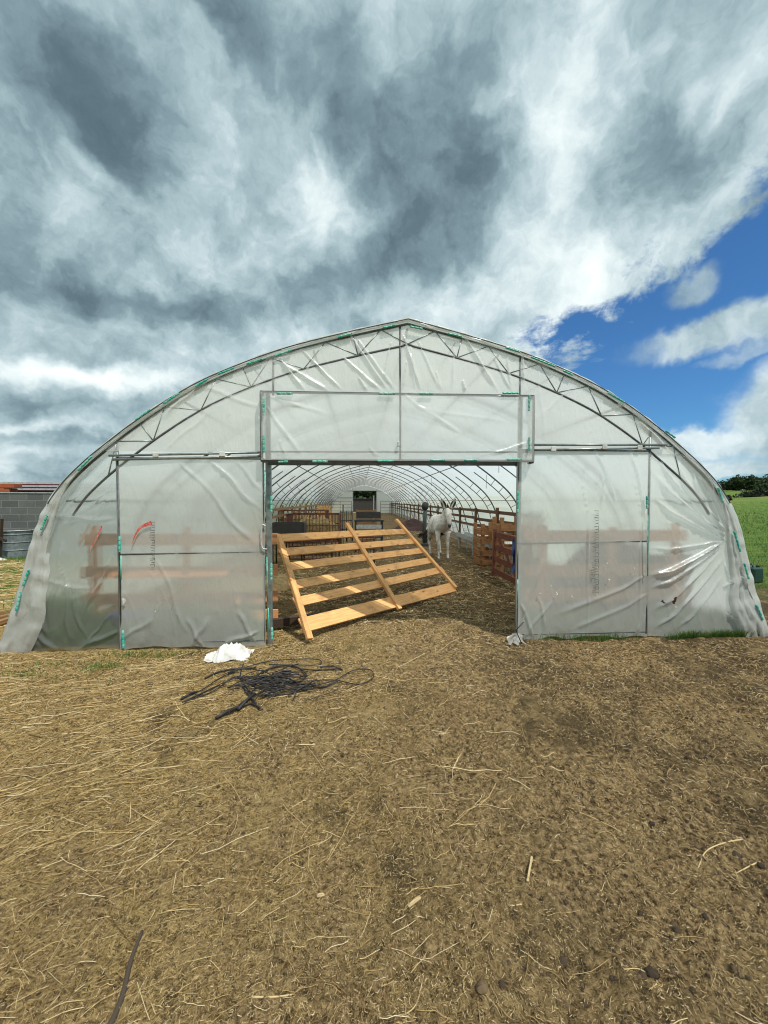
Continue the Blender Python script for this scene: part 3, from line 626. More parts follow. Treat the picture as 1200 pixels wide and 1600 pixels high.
MB().beam((xj1+.01, 4.36, -.02), (xj1+.01, 4.36, zBT), .04, .05, up=(1, 0, 0)).build('jamb', M['steel'], FR, bevel=.004)
for (a, b, c, d, r_) in ((170, 712, 411, 707, .012), (176, 718, 411, 713, .014), (829, 695, 1042, 695, .013), (829, 703, 1030, 700, .012)):
    p, q = fp(a, b, 4.225), fp(c, d, 4.225); tube('sliding_rail', [p, q], r_, M['steel'], FR)
for (a, b) in ((243, 709), (347, 708), (865, 700), (945, 697), (1000, 698)):
    p = fp(a, b, 4.21); MB().box(p+np.array([0, 0, -.01]), (.06, .012, .05)).build('hanger', M['white_rag'], FR, bevel=.004)
MB().beam((xj0, 4.34, zBB-.03), (xj1, 4.34, zBB-.02), .04, .04).build('lintel', M['steel_dark'], FR)
# teal clips
def clip(a, b, y=4.235, edge=False, r_=.0125):
    p = fp(*a, y); q = fp(*b, y); L = np.linalg.norm(q-p); n_ = max(4, int(L/.012)); pts = []; rs = []
    for i in range(n_+1):
        pts.append(p+(q-p)*i/n_); rs.append(r_*.9 if i % 4 else r_*.62)
    MB().tube(pts, rs, 8).build('film_clip', M['clip'], FR)
for a, b in [((25, 955), (32, 925)), ((36, 915), (45, 890)), ((64, 828), (74, 805)), ((122, 735), (143, 713)), ((212, 656), (235, 640)), ((255, 631), (280, 614)), ((305, 604), (325, 592)), ((340, 585), (365, 575)), ((385, 569), (410, 561)), ((430, 556), (455, 547)), ((528, 527), (550, 521)), ((598, 512), (618, 508)),
             ((640, 510), (660, 514)), ((700, 521), (722, 526)), ((790, 543), (812, 550)), ((830, 558), (868, 573)), ((880, 579), (895, 586)), ((950, 614), (975, 628)), ((1040, 673), (1055, 684)), ((1122, 762), (1130, 785)), ((1147, 830), (1157, 862)), ((1163, 880), (1170, 905)), ((1182, 945), (1192, 968))]: clip(a, b, 4.225 if a[1] < 720 else 4.20)
for a, b in [((412, 622), (412, 647)), ((412, 680), (412, 705)), ((827, 617), (827, 642)), ((827, 683), (827, 705)), ((432, 615), (457, 615)), ((592, 615), (617, 615)), ((655, 615), (677, 615)), ((785, 614), (810, 614)), ((435, 722), (450, 721)), ((488, 721), (512, 721)), ((590, 720), (615, 720)), ((672, 719), (695, 719)), ((725, 719), (745, 719)), ((792, 718), (815, 718))]: clip(a, b, 4.12, r_=.013)
for a, b in [((187, 838), (187, 862)), ((192, 985), (193, 1012)), ((424, 775), (424, 800)), ((424, 880), (424, 905)), ((425, 980), (425, 998)), ((809, 768), (809, 802)), ((1011, 775), (1011, 795))]: clip(a, b, 4.205, r_=.014)
for a, b in [((189, 868), (189, 906)), ((414, 735), (415, 800)), ((417, 870), (418, 940)), ((419, 950), (421, 992)), ((1012, 805), (1012, 900)), ((809, 905), (809, 950))]:
    tube('edge_strip', [fp(*a, 4.20), fp(*b, 4.20)], .006, M['clip'], FR)
# roof film
q = prof(.012, 6)
ys = np.concatenate([np.linspace(4.24, 6.3, 60), np.arange(6.5, YE, .25), [YE]])
U = np.arange(len(q)); YY, UU = np.meshgrid(ys, U, indexing='ij')
d = np.gradient(q, axis=0); d /= np.linalg.norm(d, axis=1)[:, None]; nr = np.stack([-d[:, 1], d[:, 0]], -1)
sag = -.022*np.sin(np.pi*((YY-Y0) % 2.0)/2.0)**2*(YY > Y0)+.008*vnoise(UU*.35, YY*2.3, 71)+.010*vnoise(UU*.8, YY*.9, 72)
sag = sag+.010*vnoise(UU*.9, YY*0+3, 73)*np.exp(-(YY-4.24)*3)
Vr = np.stack([CX+q[UU, 0]+nr[UU, 0]*sag, YY, q[UU, 1]+nr[UU, 1]*sag], -1)
flare = .05*(1-sstep(0, .8, Vr[..., 2]))*np.sign(q[UU, 0])*(.6+.6*vnoise(YY*1.5, UU*0, 74)); Vr[..., 0] += flare
ii = np.arange(Vr.shape[0]*Vr.shape[1]).reshape(Vr.shape[:2])
Q = np.stack([ii[:-1, :-1], ii[:-1, 1:], ii[1:, 1:], ii[1:, :-1]], -1).reshape(-1, 4)
link_mesh('roof_film', Vr.reshape(-1, 3), Q, M['film_roof'], TUN, smooth=True)
# film wrapped round the front edge of the arch
nS = 620; qq = prof(.02, 40); arcq = np.concatenate([[0], np.cumsum(np.linalg.norm(np.diff(qq, axis=0), axis=1))])
ss = np.linspace(0, arcq[-1], nS); ex = np.interp(ss, arcq, qq[:, 0]); ez = np.interp(ss, arcq, qq[:, 1])
dd = np.stack([np.gradient(ex), np.gradient(ez)], -1); dd /= np.linalg.norm(dd, axis=1)[:, None]; nn = np.stack([-dd[:, 1], dd[:, 0]], -1)
rows = []
low = 1-sstep(.5, 2.1, ez)
wid = .035+.012*vnoise(ss*3, ss*0, 81)+(.27+.07*vnoise(ss*2.3, ss*0, 82))*low
lay = [(.008, 4.50), (.016, 4.34), (.016, 4.258), (.004, 4.238)]+[(-t, 4.236) for t in np.linspace(.06, 1, 17)]
for k, (dn, y) in enumerate(lay):
    off = np.where(dn > 0, dn, dn*wid)+.004*vnoise(ss*9, ss*0+k*.3, 83); t = -dn if dn < 0 else 0.0
    kk = t*8+ss*.25
    r1 = 1-np.abs(vnoise(kk*.8+ss*.9, ss*.8, 86))*2.2; r2_ = 1-np.abs(vnoise(kk*1.6-ss*.6, ss*1.4+9, 87))*2.6
    fold = (.026*np.maximum(r1, 0)**2+.014*np.maximum(r2_, 0)**2+.014*vnoise(ss*2.2, ss*0+t*3, 88))*low*math.sin(math.pi*min(1, t*1.02+.02))**.5 if dn < 0 else 0*ss
    yv = y+.008*vnoise(ss*11, ss*0+t, 84)*(y < 4.3)-fold-.012*low*(dn < 0)*(dn > -.9)+(.012 if dn < -.95 else 0)
    rows.append(np.stack([CX+ex+nn[:, 0]*off+.03*np.sign(ex)*(1-sstep(0, .8, ez)), yv, ez+nn[:, 1]*off], -1))
E_ = np.stack(rows); ii = np.arange(E_.shape[0]*nS).reshape(E_.shape[0], nS)
Q = np.stack([ii[:-1, :-1], ii[:-1, 1:], ii[1:, 1:], ii[1:, :-1]], -1).reshape(-1, 4)
link_mesh('edge_wrap', E_.reshape(-1, 3), Q, M['film_edge'], TUN, smooth=True)
# arches down the tunnel
archm = prof(-.04, 4); archi = prof(-.24, 4)
def arch_at(y):
    A = empty('arch', (CX, y, 0), None, None); A.parent = TUN; A.location = (0, y-Y0, 0)
    tube('pipe', [(CX+a, y, b) for a, b in archm if b > -.02], .021, M['steel_dark'], A, n=6)
    for sg in (-1, 1):
        seg = [(CX+a, y, b) for a, b in archi if a*sg > 2.5 and b > .02]
        if sg > 0: seg = seg[::-1]
        tube('brace_pipe', seg, .013, M['steel_dark'], A, n=6)
        for k in range(0, len(archm)):
            a, b = archm[k]; c, e = archi[k]
            if a*sg > 2.9 and b > .1 and k % 4 == 0: tube('rung', [(CX+a, y, b), (CX+c, y, e)], .009, M['steel_dark'], A, n=5)
    return A
first = arch_at(Y0+2)
for k in range(2, 22):
    A = first.copy(); C.objects.link(A); A.location = (0, 2.0*k, 0)
    for ch in list(first.children):
        if k > 8 and ch.name.startswith('rung') and False: continue
        c_ = ch.copy(); C.objects.link(c_); c_.parent = A
# purlins
for (u, r_) in ((0, .014), (-1.05, .012), (1.05, .012), (-2.45, .014), (2.45, .014), (-3.72, .011), (3.72, .011), (-.55, .006), (.55, .006), (-1.7, .006), (1.7, .006)):
    z_ = float(arch_z(CX+u)); k = .07; tube('purlin', [(CX+u*.985, 4.32, z_-k), (CX+u*.985, YE, z_-k)], r_, M['steel_dark'], TUN, n=6)
for (u, y) in ((2.6, 8.3), (3.0, 10.3), (-2.6, 8.3), (1.3, 12.3), (-1.2, 14.3), (2.6, 16.3), (-1.4, 20.3), (1.4, 22.3)):
    z_ = float(arch_z(CX+u)); tube('hanging_wire', [(CX+u*.97, y, z_-.05), (CX+u*.97, y, z_-.42)], .006, M['steel_dark'], TUN, n=5)
# far gable
fx0, fx1 = fp(551, 780, YE)[0], fp(589, 780, YE)[0]; fzt = fp(570, 767, YE)[2]
GB = empty('rear_wall', (CX, YE, 0), None, None); GB.parent = TUN; GB.location = (0, YE-Y0, 0)
panel('film_sheet', CX-4.3, fx0, 0, zroof, YE, M['film_gable'], GB, (), 31, .01, .12); panel('film_sheet', fx1, CX+4.3, 0, zroof, YE, M['film_gable'], GB, (), 32, .01, .12); panel('film_sheet', fx0, fx1, fzt, zroof, YE, M['film_gable'], GB, (), 33, .01, .12)
for x_ in (fx0, fx1): MB().beam((x_, YE+.03, 0), (x_, YE+.03, float(arch_z(x_))), .12, .08, up=(1, 0, 0)).build('jamb', M['steel_pale'], GB)
for z_ in (fzt, 1.95): MB().beam((CX-3.4, YE-.05, z_), (CX+3.4 if z_ > 2.2 else fx0, YE-.05, z_), .05, .05).build('crossbar', M['steel_dark'], GB)
# flap of film at the foot of the right jamb
def sheet(name, pts_fn, nu, nv, mat_, parent=None, loc=None, label=None, cat=None):
    V = [pts_fn(i/(nu-1), j/(nv-1)) for j in range(nv) for i in range(nu)]
    F_ = [(j*nu+i, j*nu+i+1, (j+1)*nu+i+1, (j+1)*nu+i) for j in range(nv-1) for i in range(nu-1)]
    o = link_mesh(name, V, F_, mat_, parent, loc, smooth=True)
    if label: props(o, label, cat)
    return o
b0 = fp(800, 985)
def flap(u, v):
    x = b0[0]-.03+u*.11; z = .09*(1-v)+.008; y = 4.20-.13*v*v*(1-u*.3)+.03*math.sin(u*14+v*3)*v
    return (x-.10*v*(1-u)+.015*math.sin(v*9+u*5), y, z+.02*abs(math.sin(u*9+v*4))*v)
sheet('film_skirt', flap, 18, 18, M['film'], LR)
tube('twig_tie', [gp(815, 1008)+np.array([0, 0, .02]), fp(806, 985, 4.1), fp(818, 972, 4.12)], .006, M['hose'], LR, n=5)
# bright cloth by the right jamb
def strap(u, v):
    p = fp(800, 842, 4.5); return (p[0]+.005+u*.05+.01*math.sin(v*11), 4.5+.03*math.sin(u*6+v*9), p[2]-v*.42)
sheet('tarpaulin_strip', strap, 6, 16, M['blue'], None, tuple(fp(803, 905, 4.5)), 'dark blue tarpaulin strip hanging inside the right door jamb', 'tarpaulin')

# ------------------------------------------------------------------ slatted gate leaning in the doorway
GT = empty('wooden_gate', tuple(gp(619, 957)), 'new pine slatted gate leaning askew in the polytunnel doorway', 'gate')
BL, BRt = gp(478, 1007), gp(713, 922); TL = fp(430, 838, 5.25); TR = fp(622, 816, 7.60)
BL[2] = .03; BRt[2] = .03
nG = np.cross(BRt-BL, (TR+TL)/2-(BRt+BL)/2); nG /= np.linalg.norm(nG)
if nG[1] > 0: nG = -nG
def GPt(u, v, off=0): return (BL*(1-u)+BRt*u)*(1-v)+(TL*(1-u)+TR*u)*v+nG*off
# stiles are in front of the slats
for (u, e0, e1) in ((0.012, 0.0, 1.0), (.495, -.015, 1.05), (.985, 0.0, 1.03)):
    MB().beam(GPt(u, e0, .03), GPt(u, e1, .03), .075, .045, up=GPt(1, .5)-GPt(0, .5)).build('stile', M['pine'], GT, bevel=.004)
# slats: v at left / middle / right measured
def solve(px, py, u):
    best = min((abs(py-project(GPt(u, v/400))[1]), v/400) for v in range(0, 440)); return best[1]
def project(p):
    v = np.array(p)-np.array([0, 0, H]); c = v@FWD; return 600+600*(v@RGT)/c, 800-600*(v@UPV)/c
for (yl, yr, wd, ul, ur) in ((840, 831, .135, 0.0, .985), (862, 846, .13, .0, .985), (885, 861, .13, .01, .985), (913, 876, .13, .0, .985), (939, 892, .13, .0, 1.03), (974, 918, .185, .0, .985)):
    vl = solve(0, yl, .03); vr = solve(0, yr, .97)
    a = GPt(ul, vl, -.002); b = GPt(ur, vr, -.002)
    MB().beam(a, b, wd, .024, up=GPt(.5, 1)-GPt(.5, 0), bow=random.uniform(-.01, .01), n=4).build('slat', M['pine'], GT, bevel=.003)

# ------------------------------------------------------------------ fences inside
def board_fence(name, a, b, zs, wd, posts, mat_, label, group=None, mesh_to=None, ph=None, cat='fence', pt=.07):
    a = np.array(a, float); b = np.array(b, float); o = empty(name, tuple((a+b)/2*np.array([1, 1, 0])), label, cat, group)
    d = b-a; L = np.linalg.norm(d); d /= L; n_ = np.array([d[1], -d[0], 0])
    ns = max(1, int(round(L/4)))
    for z in zs:
        for k in range(ns):
            p = a+d*L*k/ns; q = a+d*L*(k+1)/ns; j = random.uniform(-.02, .02)
            MB().beam(p+(0, 0, z+j)+n_*.045, q+(0, 0, z+random.uniform(-.02, .02))+n_*.045, wd, .025).build('rail', mat_, o)
    for k in range(posts) if not isinstance(posts, (list, tuple)) else posts:
        p = a+d*L*k/(posts-1) if not isinstance(posts, (list, tuple)) else a+d*L*k; h = (ph or max(zs)+.1)+random.uniform(-.03, .05)
        MB().beam(p, p+(random.uniform(-.02, .02), 0, h), pt, pt, up=(1, 0, 0)).build('post', mat_, o)
    if mesh_to:
        mb = MB(); k = 0.0
        while k < L: mb.tube([a+d*k+(0, 0, .12), a+d*k+(0, 0, mesh_to)], .004, 4, False); k += .16
        for z in np.arange(.12, mesh_to+.01, .16): mb.tube([a+(0, 0, z), b+(0, 0, z)], .004, 4, False)
        mb.build('wire_mesh', M['steel_pale'], o)
    return o
def F3(x0, y0, x1, y1): return (x0, y0, 0), (x1, y1, 0)
XR = 3.72
yb = [8.2, 16.2, 24.2, 32.2, 40.2, 47.8]
names = ['nearest brown rail fence with wire mesh along the right film wall', 'second brown rail fence with wire mesh down the right wall', 'third brown rail fence with wire mesh down the right wall', 'fourth brown rail fence with wire mesh down the right wall', 'farthest brown rail fence with wire mesh on the right wall']
for k in range(5): board_fence('rail_fence', *F3(XR, yb[k], XR, yb[k+1]-.1), (1.27, 1.02, .80), .09, 5, M['wood_brown'], names[k], 'rail fences along the right side of the tunnel', .78)
yl = [12.5, 21, 30, 39]
for k in range(3): board_fence('rail_fence', *F3(-2.9, yl[k], -2.9, yl[k+1]-.1), (1.3, 1.06, .8, .5), .09, 5, M['pine_old'], ['first', 'second', 'third'][k]+' weathered wooden rail fence down the left side', 'rail fences along the left side of the tunnel')
# cross pens behind the front film
board_fence('pen_fence', (-3.35, 4.95, 0), (-1.04, 4.95, 0), (1.12, .74, .40, .16), .14, (.05, .52), M['wood_pink'], 'pink-brown plank pen fence behind the left film', None, None, 1.28)
board_fence('pen_fence', (2.14, 4.95, 0), (4.30, 4.95, 0), (1.12, .70, .38), .15, (.12, .55, .95), M['wood_pink'], 'pink-brown plank pen fence behind the right film', None, None, 1.25)
o = empty('darkening_panel', (3.75, 5.12, 0), 'dark weathered board panel added behind the right side film to darken it', 'panel')  # added boards that hide the bright side wall behind the bay film
for k in range(5): MB().beam((3.02, 5.12, .09+.172*k), (4.55, 5.12+.01*(k % 2), .09+.172*k), .165, .03, n=2, bow=.01).build('board', M['wood_brown'], o)
for x_ in (3.15, 4.40): MB().beam((x_, 5.155, 0), (x_, 5.155, 1.0), .07, .04, up=(1, 0, 0)).build('batten', M['wood_brown'], o)
MB().box((-2.55, 4.80, .20), (.85, .30, .16)).build('feed_trough', M['blue'], None, (-2.55, 4.72, .12), bevel=.02)
props(bpy.data.objects['feed_trough'], 'dark blue plastic trough low behind the left film', 'trough')
bpy.data.objects['feed_trough'].location.z = .10
# far hurdles across the end
def hurdle(x0, x1, y, h, nb, mat_, label, group=None, yaw=0, base=0.0, vert=0):
    c = np.array([(x0+x1)/2, y, 0]); o = empty('metal_hurdle', tuple(c), label, 'hurdle', group); L = x1-x0
    dv = np.array([math.cos(yaw), math.sin(yaw), 0]); a = c-dv*L/2; b = c+dv*L/2
    for k in range(nb):
        z = .15+(h-.15)*k/(nb-1); tube('rail', [a+(0, 0, z), b+(0, 0, z)], .02, mat_, o, n=6)
    for p in (a, b, c): tube('upright', [p, p+(0, 0, h+.03)], .022, mat_, o, n=6)
    if vert:
        mb = MB()
        for k in range(1, vert): p = a+(b-a)*k/vert; mb.tube([p+(0, 0, .15), p+(0, 0, h)], .008, 5)
        mb.build('bars', mat_, o)
    return o
hurdle(-3.3, -.9, 41.0, 1.5, 5, M['wood_brown'], 'brown railed hurdle across the far end, left of the rear door', 'hurdles across the far end')
hurdle(2.2, 4.6, 41.0, 1.5, 5, M['wood_brown'], 'brown railed hurdle across the far end, right of the rear door', 'hurdles across the far end')
hurdle(-1.75, .35, 9.6, .78, 3, M['rust'], 'low rusty barred hurdle seen between the gate slats', None, 0, 0, 22)
hurdle(-.75, -.30, 15.0, 1.15, 4, M['black_iron'], 'small dark barred hurdle left of the black stand', None, .2, 0, 6)
# rusty hay feeder
def feeder(cx_, cy_, w_, d_, h_, lab, mat_, nb=16, name='hay_feeder'):
    o = empty(name, (cx_, cy_, 0), lab, 'feeder')
    cs = [(-w_/2, -d_/2), (w_/2, -d_/2), (w_/2, d_/2), (-w_/2, d_/2)]
    for (a, b) in cs: tube('leg', [(cx_+a, cy_+b, 0), (cx_+a, cy_+b, h_)], .022, mat_, o, n=6)
    for k in range(4):
        p, q = cs[k], cs[(k+1) % 4]
        for z in (h_*.42, h_*.72, h_-.02): tube('rail', [(cx_+p[0], cy_+p[1], z), (cx_+q[0], cy_+q[1], z)], .018, mat_, o, n=6)
        mb = MB()
        for j in range(1, nb):
            a = np.array([cx_+p[0]+(q[0]-p[0])*j/nb, cy_+p[1]+(q[1]-p[1])*j/nb, h_*.42]); mb.tube([a, a+(0, 0, h_*.56)], .009, 5)
        mb.build('bars', mat_, o)
    MB().box((cx_, cy_, h_*.36), (w_*.98, d_*.98, .10)).build('pan', mat_, o, bevel=.01)
    def hay(u, v):
        a = (u-.5)*w_*.92; b = (v-.5)*d_*.92; e = max(0, 1-(2*u-1)**4)*max(0, 1-(2*v-1)**4)
        return (cx_+a, cy_+b, h_*.45+h_*.40*e**.5+.05*math.sin(u*17+v*5)*e+.04*math.sin(v*23+u*9)*e)
    sheet('hay_fill', hay, 16, 12, M['hay'], o)
    return o
feeder(-1.35, 11.6, 1.5, 1.0, 1.22, 'rust-red barred hay feeder left of the doorway view', M['rust'])
feeder(-2.1, 14.6, 1.7, 1.0, 1.25, 'brown hay feeder behind the rust-red one', M['wood_brown'], 9)
# black trough on the near left
o = empty('black_trough', (-1.78, 9.7, 0), 'black iron trough on legs beside the left jamb', 'trough')
for (a, b) in ((-.35, -.2), (.35, -.2), (.35, .2), (-.35, .2)): tube('leg', [(-1.78+a, 9.7+b, 0), (-1.78+a, 9.7+b, .82)], .02, M['black_iron'], o, n=6)
mb = MB()
for (a, b, L_) in ((0, -.24, .8), (0, .24, .8)): mb.box((-1.78, 9.7+b, .92), (.8, .03, .26))
for a in (-.4, .4): mb.box((-1.78+a, 9.7, .92), (.03, .45, .26))
mb.box((-1.78, 9.7, .80), (.78, .45, .03)); mb.build('basin', M['black_iron'], o)
# black rack in the centre
o = empty('black_stand', (.28, 12.3, 0), 'black iron feeding rack in the middle of the tunnel', 'rack')
for (a, b) in ((-.42, -.3), (.42, -.3), (.42, .3), (-.42, .3)): MB().beam((.28+a, 12.3+b, 0), (.28+a, 12.3+b, .95), .05, .05, up=(1, 0, 0)).build('leg', M['black_iron'], o)
MB().box((.28, 12.3, .965), (.92, .68, .05)).build('top_frame', M['black_iron'], o); MB().box((.28, 12.3, .45), (.86, .62, .04)).build('shelf', M['black_iron'], o)
MB().box((.28, 12.0, .78), (.84, .03, .12)).build('front_bar', M['steel_pale'], o)
MB().box((.28, 12.55, 1.12), (.80, .03, .22)).build('backboard', M['black_iron'], o)
o = empty('wooden_crate', (.18, 13.6, 0), 'pale wooden crate behind the black rack', 'crate')
for z in (.15, .5, .85, 1.2): MB().beam((-.12, 13.3, z), (.55, 13.3, z), .12, .02).build('slat', M['pine_old'], o); MB().beam((-.12, 13.9, z), (.55, 13.9, z), .12, .02).build('slat', M['pine_old'], o)
for (a, b) in ((-.12, 13.33), (.55, 13.33), (.55, 13.87), (-.12, 13.87)): MB().beam((a, b, 0), (a, b, 1.28), .05, .04, up=(1, 0, 0)).build('post', M['pine_old'], o)
# blond pallet panel left
o = empty('wooden_pallet', (-1.72, 18.4, 0), 'blond pallet panel standing upright beyond the feeders', 'pallet')
for k in range(5): MB().beam((-1.95+k*.13, 18.4, .02), (-1.95+k*.13, 18.45, 1.35), .09, .02, up=(1, 0, 0)).build('slat', M['pine'], o)
for z in (.2, .7, 1.2): MB().beam((-2.0, 18.45, z), (-1.38, 18.45, z), .09, .03).build('rail', M['pine'], o)
for (x_, y_, h_, nm, lb, mt) in ((-.90, 20.0, 1.35, 'thin_post', 'thin dark post standing left of the rear door', 'steel_dark'), (1.05, 30.0, 1.95, 'pale_post', 'pale thin post in front of the rear door', 'steel_pale')):
    o = MB().tube([(x_, y_, 0), (x_+.03, y_, h_)], .035, 8).lathe((x_+.03, y_, h_), [(.045, -.03), (.045, .02), (.0, .03)], 8).build(nm, M[mt], None, (x_, y_, 0), smooth=False); props(o, lb, 'post')
# dark heap right back
def heap(x, y, rx, ry, h, m_, name, label, cat, seed=1, amp=.35):
    def f(u, v):
        a = 2*math.pi*u; r_ = v; hx = rx*r_*math.cos(a); hy = ry*r_*math.sin(a); nz_ = float(vnoise((x+hx)*3, (y+hy)*3, seed))
        return (x+hx, y+hy, -.02+h*(1-r_**2)*(1+amp*nz_)+.06*nz_*(1-r_))
    return sheet(name, f, 40, 14, m_, None, (x, y, 0), label, cat)
heap(2.9, 21.5, 1.0, 1.4, .45, principled('old_bedding', lambda t: t.mix(t.noise(pos(t), 6, 5), (.02, .01, .012), (.08, .035, .03)), .95), 'bedding_heap', 'dark heap of old bedding against the right fence', 'heap')
heap(3.75, 5.6, 1.1, .7, 1.15, bpy.data.materials['old_bedding'], 'bedding_heap', 'dark heap of old bedding added behind the right side film to darken it', 'heap', 7, .35)  # added heap, darkens what shows through the right bay
heap(-2.1, 7.4, .9, 1.0, .28, M['hay'], 'hay_heap', 'low heap of hay inside the left wall', 'heap', 5)
# dark post with black bag
o = empty('bagged_post', (2.32, 13.6, 0), 'dark green post topped with a black bag behind the donkey', 'post')
MB().tube([(2.32, 13.6, 0), (2.30, 13.6, .7), (2.33, 13.6, 1.35)], [.09, .075, .065], 10).build('post', principled('green_post', (.05, .065, .055), .6), o, smooth=True)
MB().lathe((2.32, 13.6, 1.30), [(.05, -.05), (.12, .02), (.13, .10), (.10, .20), (.04, .25), (0, .26)], 9).build('bag', M['black_iron'], o, smooth=True)
MB().lathe((2.32, 13.6, 0), [(.0, .0), (.20, 0), (.18, .06), (.08, .10)], 9).build('base', M['black_iron'], o, smooth=False)
# white gutter trough along the right fence
o = empty('gutter_trough', (3.42, 10.9, 0), 'long white gutter trough on feet along the right fence', 'trough')
mb = MB(); mb.box((3.42, 11.0, .40), (.30, 3.6, .02)); mb.box((3.27, 11.0, .47), (.015, 3.6, .14)); mb.box((3.57, 11.0, .47), (.015, 3.6, .14)); mb.box((3.42, 9.2, .47), (.30, .015, .14)); mb.build('basin', M['steel_pale'], o)
for y_ in (9.5, 11.0, 12.6):
    for x_ in (3.29, 3.55): MB().beam((x_, y_, 0), (x_, y_, .39), .04, .04, up=(1, 0, 0)).build('leg', M['steel_pale'], o)
# pallet crate, right
def crate(x0, x1, y0, y1, h, m_, lab, zs):
    o = empty('pallet_crate', ((x0+x1)/2, (y0+y1)/2, 0), lab, 'crate', 'wooden crates stacked at the right')
    for (a, b) in ((x0, y0), (x1, y0), (x1, y1), (x0, y1)): MB().beam((a, b, 0), (a, b, h+.12), .08, .06, up=(1, 0, 0)).build('post', m_, o)
    for z in zs:
        for (p, q) in (((x0-.03, y0-.04), (x1+.03, y0-.04)), ((x0-.04, y0), (x0-.04, y1)), ((x0, y1+.04), (x1, y1+.04)), ((x1+.04, y0), (x1+.04, y1))):
            MB().beam((*p, z), (*q, z), .13, .022).build('slat', m_, o)
    return o
crate(2.93, 3.32, 9.0, 9.6, .92, M['crate'], 'slatted orange pine crate standing beside the trough', (.12, .34, .62, .84))
crate(3.0, 3.5, 7.95, 8.4, 1.12, M['crate'], 'taller orange pine crate behind the red gate', (.55, .80, 1.02))
# red gate leaning on the crates
o = empty('red_gate', (2.6, 7.5, 0), 'red-brown wooden gate with cross brace at the right jamb', 'gate')
a = fp(770, 900, 7.9); a[2] = 0; b = fp(812, 905, 6.5); b[2] = 0
dv = (b-a)/np.linalg.norm(b-a); lean = np.array([.09, .12, 0])
def RG(s_, z): return a+dv*s_+np.array([0, 0, z])+lean*z
Lg = np.linalg.norm(b-a)
for s_ in (0, Lg): MB().beam(RG(s_, 0), RG(s_, .98), .09, .05, up=dv).build('stile', M['wood_red'], o)
for z in (.14, .38, .62, .88): MB().beam(RG(0, z)-np.array([.0, .04, 0]), RG(Lg, z)-np.array([.0, .04, 0]), .11, .025).build('rail', M['wood_red'], o)
MB().beam(RG(.05, .9)-np.array([0, .07, 0]), RG(Lg-.05, .1)-np.array([0, .07, 0]), .08, .022).build('brace', M['wood_red'], o)
# timber lying at left jamb foot inside
o = MB().beam((-1.35, 4.75, .06), (-.55, 5.05, .07), .10, .08).build('timber_beam', M['wood_dark'], None, (-.95, 4.9, 0)); props(o, 'dark old timber lying inside the left jamb', 'timber')

# ------------------------------------------------------------------ donkey
def skinned(name, V, E, R, mat_, parent, base, sub=2):
    me = bpy.data.meshes.new(name); b = np.array(base, float)
    me.from_pydata([tuple(np.array(v)-b) for v in V], E, []); me.update()
    o = bpy.data.objects.new(name, me); C.objects.link(o)
    m_ = o.modifiers.new('skin', 'SKIN'); m_.use_smooth_shade = True
    if not me.skin_vertices: 
        pass
    for i, r_ in enumerate(R):
        r_ = r_ if isinstance(r_, tuple) else (r_, r_); me.skin_vertices[0].data[i].radius = r_
    me.skin_vertices[0].data[0].use_root = True
    s_ = o.modifiers.new('sub', 'SUBSURF'); s_.levels = sub; s_.render_levels = sub
    dg = bpy.context.evaluated_depsgraph_get(); ev = o.evaluated_get(dg); nm = bpy.data.meshes.new_from_object(ev)
    o.modifiers.clear(); o.data = nm; nm.materials.clear(); nm.materials.append(mat_)
    nm.polygons.foreach_set('use_smooth', [True]*len(nm.polygons))
    if parent is not None: o.parent = parent
    else: o.location = tuple(b)
    return o
def hide_col(t):
    x, y, z = t.sep(pos(t)); n1 = t.noise(pos(t), 5, 5, .6); n2 = t.noise(pos(t), 60, 3, .6)
    c = t.mix(t.smooth(n1, .35, .7), (.82, .79, .73), (.54, .51, .47)); c = t.mix(t.math('MULTIPLY', t.smooth(n2, .5, .8), .3), c, (.30, .28, .26))
    c = t.mix(t.math('MULTIPLY', t.smooth(t.noise(pos(t), 11, 4, .7), .46, .66), .45), c, (.24, .22, .20))
    muz = t.math('MULTIPLY', t.math('SUBTRACT', 1.0, t.smooth(t.math('MULTIPLY_ADD', n1, .06, z), 1.00, 1.07)), t.math('SUBTRACT', 1.0, t.smooth(y, 9.68, 9.74)))
    c = t.mix(t.math('MULTIPLY', muz, .93), c, (.035, .028, .028))
    leg = t.math('MULTIPLY', t.smooth(t.noise(pos(t), 9, 3), .45, .65), t.math('SUBTRACT', 1.0, t.smooth(z, .45, .75)))
    return t.mix(t.math('MULTIPLY', leg, .45), c, (.20, .17, .15))
hide = principled('donkey_hide', hide_col, .8, 0, lambda t: t.bump(t.noise(t.vmath('MULTIPLY', pos(t), (1, 1, .3)), 90, 3), .4, .006), .2)
dk0 = gp(690, 880); dk1 = gp(703, 879)
bx = (dk0[0]+dk1[0])/2; by = 10.0
hf = [(dk0[0]-.0, by+.0), (dk1[0]+.02, by+.06), (bx-.16, by+.98), (bx+.16, by+1.08)]
DKb = (bx, by+.5, 0)
V = [(bx+.00, by+.95, .98), (bx-.01, by+.65, .93), (bx+.01, by+.35, .94), (bx+.02, by+.08, .95), (bx+.04, by-.04, 1.12), (bx+.055, by-.14, 1.26), (bx+.06, by-.22, 1.35), (bx+.062, by-.33, 1.27), (bx+.062, by-.39, 1.15), (bx+.062, by-.43, 1.00), (bx+.062, by-.44, .90),
     (bx+.0, by+1.2, 1.02)]
R = [(.26, .29), (.29, .30), (.27, .30), (.22, .26), (.13, .19), (.095, .15), (.09, .10), (.09, .11), (.07, .09), (.052, .062), (.045, .048), (.15, .17)]
E = [(i, i+1) for i in range(10)]+[(0, 11)]
